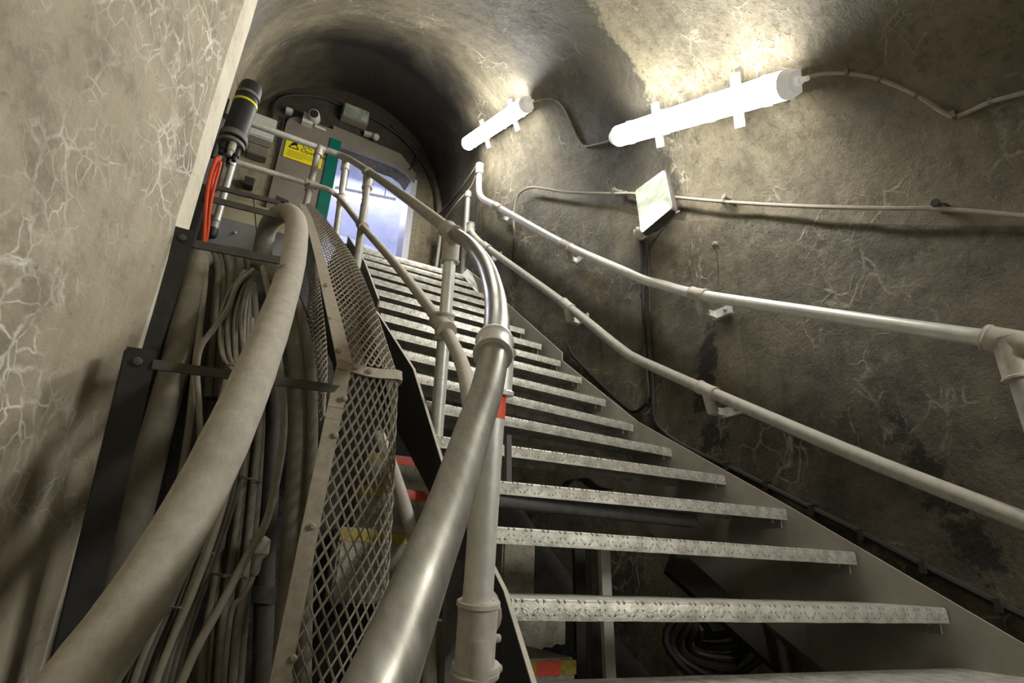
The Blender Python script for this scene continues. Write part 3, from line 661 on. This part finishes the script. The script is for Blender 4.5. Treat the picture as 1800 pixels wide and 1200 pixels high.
def text(body, x, z, size, parent):
    cu = bpy.data.curves.new('lettering', 'FONT'); cu.body = body; cu.size = size; cu.extrude = .001; cu.materials.append(M_ink)
    o0 = bpy.data.objects.new('lettering', cu); me = bpy.data.meshes.new_from_object(o0); bpy.data.objects.remove(o0); o = bpy.data.objects.new('lettering', me); C.objects.link(o); o.parent = parent; o.location = (x, ys_-.0055, z); o.rotation_euler = (math.pi/2, 0, 0); return o
text('CCTV in', sx0+SW*.42, sz1-SH*.30, SH*.30, t); text('Operation', sx0+SW*.40, sz1-SH*.52, SH*.26, t)
for k in range(4):
    bm = BM(); abox(bm, sx0+SW*.08, sx0+SW*(.8 if k < 3 else .5), ys_-.0055, ys_-.004, sz0+SH*(.36-.075*k), sz0+SH*(.375-.075*k)); add_to(t, 'small_print', bm, M_ink, smooth=False)
bm = BM(); tx, tzz, ts = sx0+SW*.22, sz1-SH*.48, SH*.36
for a, b_ in (((tx-ts/2, tzz), (tx+ts/2, tzz)), ((tx-ts/2, tzz), (tx, tzz+ts*.85)), ((tx+ts/2, tzz), (tx, tzz+ts*.85))): bar(bm, (a[0], ys_-.005, a[1]), (b_[0], ys_-.005, b_[1]), (0, 0, 1) if a[1] == b_[1] else (1, 0, 0), .012, .002)
bar(bm, (tx-.03, ys_-.005, tzz+.04), (tx+.03, ys_-.005, tzz+.08), (0, 0, 1), .03, .002); add_to(t, 'triangle_symbol', bm, M_ink, smooth=False)
def wbox(name, label, cat, q0, q1, dep, mat, y=yf, extra=None):
    a, b_ = at(*q0, y=y), at(*q1, y=y); t = thing(name, label, cat); bm = BM(); abox(bm, min(a.x, b_.x), max(a.x, b_.x), y-dep, y, min(a.z, b_.z), max(a.z, b_.z)); bmesh.ops.bevel(bm, geom=bm.edges[:], offset=.008, segments=2, affect='EDGES'); add_to(t, 'body', bm, mat); return t, a, b_
t, a, b_ = wbox('control_box', 'white square control box behind the black cylinder', 'control box', (442, 210), (476, 262), .14, M_white)
bm = BM(); screw(bm, (max(a.x, b_.x)-.05, yf-.14, min(a.z, b_.z)+.05), (0, -1, 0), .012, .008); add_to(t, 'indicator', bm, M_redtape, 'small red indicator')
bm = BM(); abox(bm, min(a.x, b_.x)+.005, max(a.x, b_.x)-.005, yf-.15, yf-.14, min(a.z, b_.z)+.01, max(a.z, b_.z)-.01); add_to(t, 'cover', bm, M_white, smooth=False)
t, a, b_ = wbox('grey_box', 'grey box directly below the white control box', 'box', (436, 262), (466, 288), .12, M_taupe)
t, a, b_ = wbox('small_junction_box', 'small pale junction box left of the camera at the top', 'junction box', (502, 193), (513, 205), .07, M_white)
t = thing('security_camera', 'white wall camera with oval black lens hood above the doorway', 'camera')
p = at(541, 212, y=yf-.08); bm = BM(); box(bm, p, (.06, 0, 0), (0, .05, 0), (0, 0, .07)); add_to(t, 'mount', bm, M_white, smooth=False)
p = at(553, 201, y=yf-.2); bm = BM(); lathe(bm, p+V((.03, .12, .02)), V((-.25, -1, -.3)), [(0, .05), (.03, .062), (.16, .062), (.17, .056)], 20); add_to(t, 'hood', bm, M_white)
bm = BM(); lathe(bm, p+V((.03, .12, .02))+V((-.25, -1, -.3)).normalized()*.165, V((-.25, -1, -.3)), [(0, .05), (.01, .048), (.012, .02)], 20); add_to(t, 'lens', bm, M_blackp, 'black lens')
t, a, b_ = wbox('floodlight', 'dusty square floodlight above the doorway, switched off', 'floodlight', (601, 190), (642, 230), .12, M_taupe)
bm = BM(); abox(bm, min(a.x, b_.x)+.015, max(a.x, b_.x)-.015, yf-.135, yf-.12, min(a.z, b_.z)+.015, max(a.z, b_.z)-.015); add_to(t, 'glass', bm, M_glass, 'pale dusty glass')
t = thing('pir_sensor', 'small round pinkish sensor right of the doorway floodlight', 'sensor'); p = at(661, 239, y=yf-.08)
bm = BM(); lathe(bm, p+V((0, .06, 0)), (0, -1, -.2), [(0, .03), (.04, .045), (.07, .045), (.09, .03), (.095, .01)], 18); add_to(t, 'dome', bm, M_dtan)
bm = BM(); bar(bm, at(640, 234, y=yf-.04), at(660, 240, y=yf-.05), (0, 0, 1), .05, .05); add_to(t, 'arm', bm, M_dtan, smooth=False)
t = thing('label_strip', 'short white strip under the camera above the doorway', 'strip'); bm = BM(); bar(bm, at(553, 221, y=yf-.06), at(573, 229, y=yf-.06), (0, 0, 1), .03, .01); add_to(t, 'strip', bm, M_white, smooth=False)
# cables over the end wall
E_ = lambda pts, y=yf-.03: [at(px, py, y=y) for px, py in pts]
cable('arch_cable', 'black cable following the arch above and right of the doorway', 'cable', E_([(478, 205), (485, 180), (510, 168), (560, 170), (600, 185), (640, 200), (680, 222), (715, 250), (745, 290), (762, 330), (767, 372)]), .016, M_bcab)
cable('arch_cable', 'black cable drooping from the arch to the top right door corner', 'cable', E_([(690, 222), (715, 245), (733, 265), (730, 285), (718, 300)]), .02, M_bcab)
cable('corner_cable', 'dark cable slanting down from the upper rail end to the landing corner', 'cable', [at(845, 280, y=4.8), at(825, 310, y=4.9), at(800, 345, y=5.1), at(772, 378, y=5.5)], .016, M_bcab)
cable('corner_cable', 'thin pale wire slanting beside the dark cable by the rail end', 'cable', [at(838, 305, y=4.75), at(826, 330, y=4.85), at(800, 360, y=5.0), at(775, 395, y=5.4)], .006, M_wcab)
for i, (px, lab) in enumerate([(500, 'pair of black cables left of the taupe surround, left one'), (508, 'pair of black cables left of the taupe surround, right one')]):
    cable('drop_cable', lab, 'cable', E_([(px, 205), (px-6, 235), (px-12, 275), (px-20, 320), (px-28, 365)]), .012, M_bcab)
t = thing('socket_box', 'small dark socket box under the landing rail', 'box'); p = at(437, 322, y=yf-.05); bm = BM(); box(bm, p, (.05, 0, 0), (0, .05, 0), (0, 0, .05)); add_to(t, 'body', bm, M_dark, smooth=False)
cable('blue_wire', 'thin wire with a blue tip hanging in front of the beige panel', 'cable', [at(445, 345, y=3.2), at(449, 380, y=3.1), at(452, 420, y=3.0), at(455, 470, y=2.8)], .004, M_bcab)
# panels under the landing
t = thing('beige_panel', 'beige panel below the landing guard rail', 'panel'); bm = BM(); a, b_ = at(362, 330, y=5.2), at(505, 400, y=5.2); abox(bm, a.x, b_.x+.2, 5.2, 5.24, b_.z-.1, a.z-.02); add_to(t, 'panel', bm, M_beige, smooth=False)
t = thing('grey_plate', 'grey steel plate in front of the beige panel, above the upper rung', 'panel'); bm = BM(); a, b_ = at(362, 382, y=5.0), at(510, 470, y=5.0); prism(bm, [at(365, 375, y=5.0), at(505, 412, y=5.0), at(500, 470, y=5.0), at(345, 450, y=5.0)], (0, .02, 0)); add_to(t, 'panel', bm, M_grey, smooth=False)
bm = BM(); screw(bm, at(413, 409, y=4.99), (0, -1, 0), .015, .015); add_to(t, 'bolt', bm, M_bolt)
# corridor lamp
t = thing('corridor_light', 'bright fluorescent tube light in the bluish corridor beyond the door', 'ceiling light'); a, b_ = at(590, 343, y=7.6), at(688, 362, y=7.6)
bm = BM(); tube(bm, [a, b_], .055, 14); add_to(t, 'tube', bm, M_tube2, 'glowing tube')
bm = BM(); box(bm, (a+b_)/2+V((0, 0, .09)), (b_-a)/2*1.08, (0, .07, 0), (0, 0, .03)); add_to(t, 'housing', bm, M_white, smooth=False)
for s_ in (.15, .85): bm = BM(); tube(bm, [a.lerp(b_, s_)+V((0, 0, .1)), a.lerp(b_, s_)+V((0, 0, 1.3))], .006, 6); add_to(t, 'hanger', bm, M_clip)
for i, (dz, lab) in enumerate([(.42, 'upper grey trunking along the corridor ceiling'), (.28, 'lower grey trunking along the corridor ceiling')]):
    t = thing('trunking', lab, 'trunking'); bm = BM(); y_ = 8.3; a, b_ = at(585, 318+i*12, y=y_), at(700, 345+i*12, y=y_); bar(bm, a+(a-b_)*.3, b_, (0, 0, 1), .05, .08); add_to(t, 'body', bm, M_bluewhite, smooth=False)

# ------------------------------------------------------------------ cable support frames at left
def frame(label, ptop, pbot, w, rung0, rung1, rh, y2=None):
    t = thing('cable_support_frame', label, 'cable support')
    a, b_ = V(ptop), V(pbot); bm = BM(); bar(bm, a, b_, (1, 0, 0), w, .007); d = (b_-a)
    c = (a+b_)/2+V((-w/2, .03, 0)); box(bm, c, d/2, (.0035, 0, 0), (0, .03, .01)); add_to(t, 'angle_post', bm, M_black, smooth=False)
    bm = BM(); bar(bm, rung0, rung1, (0, 0, 1), rh, .008); bar(bm, V(rung0)+V((0, .02, rh/2)), V(rung1)+V((0, .02, rh/2)), (0, 1, 0), .04, .006); add_to(t, 'rung', bm, M_rung, smooth=False)
    bm = BM(); lathe(bm, a+V((0, -.003, -.035)), (0, -1, 0), [(0, .011), (.008, .011), (.01, .007)], 6); add_to(t, 'bolt', bm, M_rung)
    return t
frame('lowest black angle post with a rung reaching to the mesh guard corner', at(250, 613, y=1.55), at(100, 1260, y=1.62), .062, at(268, 641, y=1.545), at(598, 685, y=1.55), .022)
frame('middle black angle post with a rung, upper one above the cable bundles', at(326, 403, y=1.80), at(215, 760, y=1.83), .058, at(342, 429, y=1.795), at(492, 458, y=1.80), .026)
frame('topmost dark angle post with a rung behind the orange cables', at(352, 322, y=2.3), at(312, 450, y=2.36), .07, at(363, 348, y=2.29), at(486, 379, y=2.3), .026)
t = thing('cable_rung', 'thin dark bar spanning above the topmost rung, below the guard rail', 'steel bar'); bm = BM(); bar(bm, at(362, 325, y=2.5), at(494, 357, y=2.5), (0, 0, 1), .022, .01); add_to(t, 'bar', bm, M_rung, smooth=False)
t = thing('cross_member', 'dusty flat cross bar low behind the cables at the bottom', 'steel bar'); bm = BM(); bar(bm, at(150, 1028, y=1.95), at(490, 1047, y=1.95), (0, 0, 1), .045, .012); add_to(t, 'bar', bm, M_rung, smooth=False)
t = thing('clamp_bracket', 'small black pipe clamp on the mesh guard top', 'clamp'); bm = BM(); bar(bm, at(484, 348, y=3.0), at(506, 358, y=3.0), (0, 0, 1), .03, .02); bar(bm, at(492, 350, y=2.98), at(520, 366, y=2.98), (0, 0, 1), .012, .01); add_to(t, 'clamp', bm, M_dark, smooth=False)

# ------------------------------------------------------------------ expanded-metal guard
gd = thing('mesh_guard', 'dusty expanded metal guard with tan flat bar edging beside the stair', 'cable guard')
K = at(612, 642, y=1.56)
low = [at(497, 1215, y=1.50), at(530, 1050, y=1.51), at(560, 895, y=1.53), K]
upb = [K, at(600, 590, y=1.68), at(580, 510, y=1.98), at(562, 440, y=2.40), at(545, 385, y=3.0), at(534, 362, y=3.4)]
lowR = [at(665, 1215, y=1.62), at(684, 1010, y=1.64), at(693, 850, y=1.66), at(700, 668, y=1.66)]
upR = [at(700, 664, y=1.67), at(686, 620, y=1.80), at(652, 520, y=2.15), at(620, 450, y=2.62), at(574, 387, y=3.2), at(548, 362, y=3.6)]
def resample(P, n):
    P = smooth_path(P, 8); L = [0]
    for a, b_ in zip(P, P[1:]): L.append(L[-1]+(b_-a).length)
    out = []
    for i in range(n+1):
        s_ = L[-1]*i/n; j = max(k for k in range(len(L)) if L[k] <= s_+1e-9); j = min(j, len(P)-2); f = (s_-L[j])/max(1e-9, L[j+1]-L[j]); out.append(P[j].lerp(P[j+1], f))
    return out, L[-1]
def exmesh(left, right, back, name, wcell=.0165, step=.0245, rs=.0023, bulge=.02):
    _, L = resample(left, 4); nv = int(L/step); rs = rs*1.6; A, _ = resample(left, nv); B, _ = resample(right, nv)
    W1 = (B[nv//2]-A[nv//2]).length; W2 = V(back).length; nu = int((W1+W2)/wcell); bk = V(back).normalized()
    bm = BM()
    def S(u, k):
        a, b_ = A[k], B[k]; w1 = (b_-a).length; f = u/W1
        if f <= 1:
            nrm_ = -V(back).normalized(); return a.lerp(b_, f)+nrm_*bulge*math.sin(math.pi*min(1, f)**1.3)
        return b_+bk*(u-W1)
    for i in range(nu+1):
        pts = []
        for k in range(nv+1):
            s_ = 1 if (k+i) % 2 == 0 else -1; u = i*wcell+s_*wcell*.46; u = max(0, min(W1+W2, u)); pts.append(S(u, k))
        tube(bm, pts, rs, 4)
    return add_to(gd, name, bm, M_mesh, smooth=False)
exmesh(low, lowR, (.0, .07, .0), 'lower_mesh')
exmesh(upb, upR, (0, .06, -.05), 'upper_mesh', .0165, .0245)
exmesh([at(562, 740, y=2.05), at(545, 640, y=2.15), at(538, 560, y=2.35), at(548, 470, y=2.7)], [at(570, 730, y=2.05), at(575, 640, y=2.15), at(569, 560, y=2.35), at(555, 460, y=2.7)], (0, .02, 0), 'inner_mesh', .012, .018)
bm = BM(); prism(bm, [at(530, 395, y=3.3), at(548, 400, y=3.3), at(575, 480, y=2.9), at(605, 640, y=2.3), at(585, 760, y=2.3), at(545, 760, y=2.3), at(528, 560, y=2.6), at(520, 450, y=3.0)], (0, .01, 0)); add_to(gd, 'rear_shade_sheet', bm, M_black, 'added black sheet painting in the shade behind the mesh', smooth=False)  # black sheet added for the shade behind the mesh
def edging(P, wdir, w, name, lab=None):
    bm = BM(); Q, _ = resample(P, 24)
    for a, b_ in zip(Q, Q[1:]): bar(bm, a-(b_-a)*.04, b_+(b_-a)*.04, wdir, w, .006)
    return add_to(gd, name, bm, M_tan, lab, smooth=False)
e1 = edging([p+V((-.012, -.006, 0)) for p in low], (1, -.12, 0), .042, 'edge_bar')
e2 = edging([p+V((-.012, -.006, .002)) for p in upb], (1, -.12, .1), .042, 'edge_bar')
bm = BM(); Q, _ = resample([K+V((-.03, -.012, -.005)), at(655, 655, y=1.57), lowR[-1]+V((0, -.02, .01)), lowR[-1]+V((.01, .05, .0))], 14)
for a, b_ in zip(Q, Q[1:]): bar(bm, a-(b_-a)*.05, b_+(b_-a)*.05, (0, .2, 1), .03, .006)
band = add_to(gd, 'corner_band', bm, M_tan, smooth=False)
for q, y, par in [((606, 700), 1.54, e1), ((590, 765), 1.54, e1), ((550, 925), 1.52, e1), ((516, 1157), 1.5, e1), ((594, 615), 1.6, e2), ((580, 560), 1.76, e2), ((573, 500), 1.98, e2), ((626, 645), 1.555, band), ((650, 652), 1.56, band), ((684, 662), 1.63, band)]:
    bm = BM(); p = at(*q, y=y-.012); lathe(bm, p, (-.15, -1, 0), [(-.006, .008), (.003, .008), (.006, .005)], 10); add_to(par, 'rivet', bm, M_tan)
# flat bar inside, rear edge of side mesh
bm = BM(); bar(bm, at(520, 430, y=2.9), at(560, 720, y=2.25), (1, .2, 0), .07, .01); add_to(gd, 'inner_stay', bm, M_black, smooth=False)

t = thing('trough_shade_sheet', 'added black sheet behind all the cables, standing in for the shade of the trough', 'panel')  # black sheet added to paint in the shaded gaps between cables
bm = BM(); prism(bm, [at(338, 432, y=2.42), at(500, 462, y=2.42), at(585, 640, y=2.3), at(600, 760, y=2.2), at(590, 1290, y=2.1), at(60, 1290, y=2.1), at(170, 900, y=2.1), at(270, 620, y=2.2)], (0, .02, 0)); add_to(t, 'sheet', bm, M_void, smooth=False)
# ------------------------------------------------------------------ big hose and cables
t = thing('ribbed_hose', 'thick dusty grey hose curving over the rungs in front of all cables', 'hose')
P = [at(70, 1290, d=.66), at(150, 1180, d=.74), at(250, 1040, d=.84), at(338, 890, d=.97), at(405, 755, d=1.10), at(452, 645, d=1.30), at(488, 550, d=1.62), at(512, 470, d=1.98), at(521, 415, d=2.25), at(518, 385, d=2.45), at(505, 374, d=2.6), at(486, 380, d=2.72), at(470, 402, d=2.8), at(462, 438, d=2.85), at(458, 480, d=2.88)]
bm = BM(); Q = smooth_path(P, 10); rr = [.045+.0012*noise.noise(V((i*.3, 0, 0))) for i in range(len(Q))]; tube(bm, Q, rr, 24); add_to(t, 'jacket', bm, M_hose)

def ydepth(py): # inclination of the cable run: vertical below the first rung, then leaning back with the stair
    return table([(400, 2.25), (450, 2.1), (520, 2.0), (640, 1.84), (800, 1.78), (1200, 1.72), (1300, 1.72)], py)
def run(name, label, px, w_m, mat, dy=0, group=None, n=10, wob=0, seed=0, cat='cable'):
    rnd = random.Random(seed); pts = [at(x+rnd.uniform(-wob, wob), y, y=ydepth(y)+dy) for x, y in px]
    t = thing(name, label, cat, tuple(pts[-1]), group=group); bm = BM(); tube(bm, smooth_path(pts, 6), w_m/2, n); add_to(t, 'sheath', bm, mat); return t
run('thick_cable', 'thickest dusty cable at far left beside the black posts', [(360, 449), (349, 455), (344, 480), (336, 530), (313, 620), (292, 700), (265, 800), (240, 900), (215, 1000), (190, 1110), (170, 1290)], .078, M_cab[0], 0, n=20)
run('thick_cable', 'thick dusty cable running down behind the hose to its right', [(452, 455), (485, 478), (506, 520), (522, 600), (529, 700), (527, 800), (519, 920), (511, 1040), (504, 1160), (500, 1290)], .072, M_cab[0], .05, n=20)
run('thick_cable', 'thick cable behind the thin bundle, left of centre', [(372, 440), (374, 500), (368, 580), (362, 660), (352, 760), (345, 860), (332, 980), (315, 1100), (300, 1290)], .05, M_cab[2], .14, n=16)
run('thick_cable', 'dark cable close to the mesh guard inside edge', [(500, 495), (520, 530), (537, 590), (547, 660), (549, 760), (545, 880), (540, 1000), (534, 1290)], .034, M_cab[2], .0, n=12)
run('thick_cable', 'black cable hidden deep between bundle and thick cable', [(470, 560), (478, 700), (474, 850), (466, 1000), (460, 1290)], .06, M_cabdk, .25, n=14)
run('thin_cable', 'thin cable right of the thickest one, hanging straight', [(357, 440), (361, 478), (353, 560), (343, 650), (331, 760), (312, 870), (292, 960)], .02, M_cab[1], -.03)
run('thin_cable', 'thin cable swinging left in a bow below the upper rung', [(446, 474), (418, 500), (399, 545), (372, 582), (353, 610), (346, 650), (350, 720), (352, 800), (340, 900)], .017, M_cab[1], -.07)
run('thin_cable', 'long single cable crossing from the thick cable down to bottom centre', [(462, 470), (476, 530), (486, 600), (496, 680), (499, 740), (494, 800), (478, 880), (462, 930), (430, 985), (390, 1060), (350, 1130), (318, 1200), (290, 1270)], .021, M_cab[1], -.1)
run('thin_cable', 'single cable slanting from bundle to the bottom left of it', [(430, 690), (420, 780), (400, 860), (372, 950), (335, 1050), (300, 1130), (270, 1210), (250, 1290)], .017, M_cab[1], -.12)
rnd = random.Random(3)
G1 = 'thin cables looping from the upper rung'
for k in range(12):
    o = (k-5.5)*4.6
    run('thin_cable', 'thin dusty cable looping in the tied fan below the upper rung', [(438+o*.3, 478-abs(o)*.1), (420+o*.75, 515), (410+o*.9, 560), (412+o*.85, 620), (418+o*.35, 650), (425-o*.5, 690), (418-o*1.0, 740), (402-o*1.0, 800)], .0105+.003*rnd.random(), M_cab[k % 3], -.05+.012*(k % 3), G1, 8, 2.5, k)
G2 = 'thin cables of the lower tied bundle'
for k in range(12):
    o = (k-5.5)*9
    run('thin_cable', 'thin dusty cable in the lower tied bundle beside the hose', [(432+o*.25, 560), (420+o*.45, 660), (402+o*.6, 760), (375+o*.75, 870), (338+o*.85, 980), (300+o*.95, 1070), (262+o*1.1, 1170), (225+o*1.3, 1290)], .0135+.005*rnd.random(), M_cab[k % 3], -.02+.02*(k % 4), G2, 8, 3, 20+k)
G3 = 'upright cables of the middle bundle'
for k in range(8):
    o = (k-3.5)*9
    run('upright_cable', 'dusty cable standing upright in the middle bundle behind the thin ones', [(436+o*.35, 500), (440+o*.45, 600), (440+o*.7, 720), (428+o*.85, 830), (416+o*.9, 930), (404+o, 1030), (392+o, 1130), (382+o, 1290)], .016+.008*rnd.random(), M_cab[(k+1) % 3], .08+.015*(k % 3), G3, 10, 2.5, 50+k)
G4 = 'cables curling over the upper rung'
for k in range(6):
    x = 372+k*11
    run('curled_cable', 'dark dusty cable curling over just under the upper rung', [(x-14, 446), (x-4, 440), (x+5, 452), (x+9, 480), (x+6, 540), (x, 620), (x-6, 700)], .022+.01*rnd.random(), M_cab[2], .06+.02*(k % 2), G4, 10, 2, 80+k)
# ties round the bundles
def tie(label, px, py, wpx, dy):
    t = thing('cable_tie', label, 'cable tie'); y = ydepth(py)+dy; a, b_ = at(px-wpx/2, py-2, y=y), at(px+wpx/2, py+5, y=y); c = (a+b_)/2; hw = (b_-a)/2
    pts = [c+hw*math.cos(th)+V((0, .05*math.sin(th), 0)) for th in [2*math.pi*i/20 for i in range(21)]]
    bm = BM(); tube(bm, pts, .0028, 6); o = add_to(t, 'loop', bm, M_cab[2]); bm = BM(); box(bm, pts[14], (.006, 0, 0), (0, .005, 0), (0, 0, .004)); add_to(t, 'head', bm, M_cab[2])
tie('tie round the tied fan just below the upper rung', 412, 648, 34, -.07); tie('tie round the upright middle bundle', 430, 842, 52, .07); tie('tie round the lower bundle near the bottom', 292, 1062, 60, -.04); tie('tie round the lower bundle at mid height', 345, 968, 62, -.04); tie('tie round the upright bundle near its foot', 402, 1010, 60, .05); tie('tie round the lower bundle beside the hose', 376, 705+130, 50, -.04)
# small lamp-shaped junction hanging in the cables
t = thing('cable_joint', 'small rounded cable joint box hanging right of the lower bundle', 'cable joint'); p = at(456, 962, y=1.75)
bm = BM(); lathe(bm, p+V((0, 0, .03)), (0, 0, -1), [(0, .012), (.01, .026), (.045, .027), (.06, .014), (.09, .012), (.1, .008)], 16); add_to(t, 'box', bm, M_cab[1])
bm = BM(); tube(bm, smooth_path([at(450, 985, y=1.75), at(442, 1020, y=1.76), at(425, 1050, y=1.76), at(405, 1085, y=1.75), at(385, 1290, y=1.72)]), .007, 8); add_to(t, 'tail', bm, M_cab[0])

# orange cables and the black splice closure
for i, (lab, px, r) in enumerate([('thicker orange cable dropping from the black closure', [(384, 276), (379, 292), (371, 315), (366, 350), (362, 390), (359, 425)], .011), ('thinner orange cable right of the thicker one', [(388, 284), (383, 305), (376, 330), (369, 365), (366, 400), (361, 432)], .006), ('orange cable touching the dark post top', [(381, 276), (372, 300), (365, 330), (361, 370), (359, 410), (356, 440)], .007)]):
    cable('orange_cable', lab, 'cable', [at(x, y, y=2.24-.015*i) for x, y in px], r, M_orange)
a, b_ = at(443, 150, y=2.75), at(409, 246, y=2.75); ax = (b_-a).normalized(); Lc = (b_-a).length
t = thing('splice_closure', 'black cylindrical cable closure with grey and yellow bands on the left wall', 'cable closure')
R = .060; bm = BM(); lathe(bm, a, ax, [(0, R*.55), (.008, R*.86), (.03, R*.97), (.09, R), (.095, R*.93), (.12, R*.93), (.125, R), (Lc, R), (Lc+.005, R*.9)], 28); add_to(t, 'body', bm, M_blackp)
for f, rr_, hh, mt, nm in ((.21, 1.02, .018, M_band, 'clamp_band'), (.36, 1.03, .014, M_yellow, 'yellow_band'), (.93, 1.13, .03, M_band, 'flange_ring'), (1.06, 1.09, .018, M_band, 'flange_ring')):
    bm = BM(); lathe(bm, a+ax*Lc*f, ax, [(0, R*rr_), (hh, R*rr_)], 28); add_to(t, nm, bm, mt)
for k in range(5):
    th = k*1.25; s1_ = ax.cross(V((0, 1, 0))).normalized(); s2_ = ax.cross(s1_); c_ = a+ax*(Lc*1.08)+(s1_*math.cos(th)+s2_*math.sin(th))*R*.58; bm = BM(); lathe(bm, c_, ax, [(0, .019), (.06, .019), (.065, .013), (.09, .012)], 12); add_to(t, 'cable_port', bm, M_dtan if k % 2 else M_blackp)
cable('closure_tail', 'stub of grey pipe bent behind the black closure', 'pipe', [at(396, 204, y=2.85), at(390, 198, y=2.9), at(385, 215, y=2.9), at(378, 250, y=2.85), at(371, 275, y=2.85)], .017, M_cabdk)
t = thing('closure_bracket', 'dark strap fixing the black closure to the left wall', 'bracket'); bm = BM(); bar(bm, at(400, 178, y=2.95), at(376, 262, y=2.95), (0, 1, 0), .05, .02); add_to(t, 'strap', bm, M_dark, smooth=False)

# ------------------------------------------------------------------ old concrete steps and clutter below the stair
def step(label, px0, px1, y, tz_, h, mat=M_old, tape=None, dep=.45):
    a, b_ = at(*px0, y=y), at(*px1, y=y); t = thing('concrete_step', label, 'concrete step'); bm = BM()
    abox(bm, a.x, b_.x, y, y+dep, a.z-h, a.z); bmesh.ops.bevel(bm, geom=bm.edges[:], offset=.008, segments=2, affect='EDGES'); add_to(t, 'block', bm, mat)
    if tape:
        n_ = len(tape); w_ = (b_.x-a.x)/sum(q[0] for q in tape); x = a.x
        for ww, mt in tape:
            bm = BM(); abox(bm, x, x+w_*ww, y-.003, y, a.z-.045, a.z-.006); o = add_to(t, 'nosing_tape', bm, mt, 'red tape' if mt is M_redtape else 'worn yellow tape', smooth=False); x += w_*ww
    return t
step('old concrete step with red nosing, upper one left of the black stringer', (650, 793), (760, 800), 2.75, 0, .24, tape=[(3, M_yeltape), (3.5, M_redtape), (1, M_yeltape)])
step('old concrete step with yellow and red nosing, middle one left of the stringer', (630, 850), (752, 860), 2.40, 0, .24, tape=[(5, M_yeltape), (2.2, M_redtape)])
step('old concrete step with yellow nosing, lower one half behind the mesh', (600, 925), (745, 935), 2.05, 0, .24, tape=[(5, M_yeltape)])
step('old concrete step with orange edge tape, lowest one under the tube', (780, 1095), (812, 1100), 1.9, 0, .3, tape=[(1, M_redtape)])
step('pale concrete step with yellow and red nosing under the lowest tread', (893, 1160), (1012, 1160), 1.62, 0, .3, tape=[(2.2, M_yeltape), (2, M_redtape), (1.3, M_yeltape)])
step('stained pale concrete block behind the second tread', (889, 1080), (996, 1080), 1.95, 0, .42)
step('stained concrete block behind the third tread', (885, 952), (942, 952), 2.15, 0, .35)
t = thing('rag', 'crumpled blue rag lying on the pale concrete step', 'rag'); p = at(982, 1148, y=1.8); bm = BM(); bmesh.ops.create_icosphere(bm, subdivisions=3, radius=.06)
for v in bm.verts: v.co = V((v.co.x*1.1, v.co.y*.7, v.co.z*.4))+v.normal*.02*noise.noise(v.co*30)
bmesh.ops.translate(bm, verts=bm.verts[:], vec=p); add_to(t, 'cloth', bm, M_bluecloth)
def strut_(name, label, q0, q1, y, w, th, mat, r=None, cat='steel post'):
    t = thing(name, label, cat); bm = BM(); a, b_ = at(*q0, y=y), at(*q1, y=y)
    if r: tube(bm, [a, b_], r, 16)
    else: bar(bm, a, b_, (1, 0, 0) if abs((b_-a).z) > abs((b_-a).x) else (0, 0, 1), w, th)
    add_to(t, 'bar', bm, mat, smooth=bool(r)); return t
strut_('support_post', 'pale flat steel post seen between the lower treads', (1061, 962), (1076, 1290), 1.85, .045, .02, M_galv)
strut_('support_post', 'thin round rod left of the pale flat post under the treads', (1034, 965), (1038, 1290), 1.95, 0, 0, M_beam, .012)
strut_('support_post', 'dark wider post behind the thin rod under the treads', (1020, 965), (1028, 1290), 2.05, .07, .02, M_dark)
strut_('support_post', 'grey post end seen left between the middle treads', (893, 765), (893, 850), 1.95, .022, .02, M_beam)
strut_('cross_beam', 'grey horizontal tube lying behind the fourth tread', (800, 868), (1218, 915), 1.95, 0, 0, M_beam, .032, 'beam')
strut_('diagonal_brace', 'dark diagonal beam under the lower treads at right', (1180, 985), (1560, 1330), 1.95, .12, .04, M_dark, cat='beam')
strut_('diagonal_brace', 'second dark diagonal beam further right under the treads', (1300, 960), (1560, 1180), 2.1, .1, .05, M_dark, cat='beam')
t = thing('bent_bracket', 'rusty bent strap bracket seen behind the fifth tread', 'bracket'); bm = BM()
Q = smooth_path([at(990, 862, y=2.35), at(1003, 845, y=2.35), at(1025, 842, y=2.35), at(1045, 855, y=2.35), at(1070, 860, y=2.35)], 4)
for a, b_ in zip(Q, Q[1:]): bar(bm, a, b_, (0, 1, 0), .08, .008)
add_to(t, 'strap', bm, M_rung, smooth=False)
t = thing('cable_heap', 'heap of black cable under the lower treads at right', 'cable'); bm = BM(); rnd = random.Random(9); c = at(1255, 1085, y=2.1)
for k in range(6):
    R_ = .12+.03*k; tube(bm, [c+V((R_*math.cos(th), .05*math.sin(th*3+k), R_*.7*math.sin(th)-.02*k)) for th in [i*2*math.pi/28 for i in range(29)]], .018, 8)
add_to(t, 'coil', bm, M_bcab)
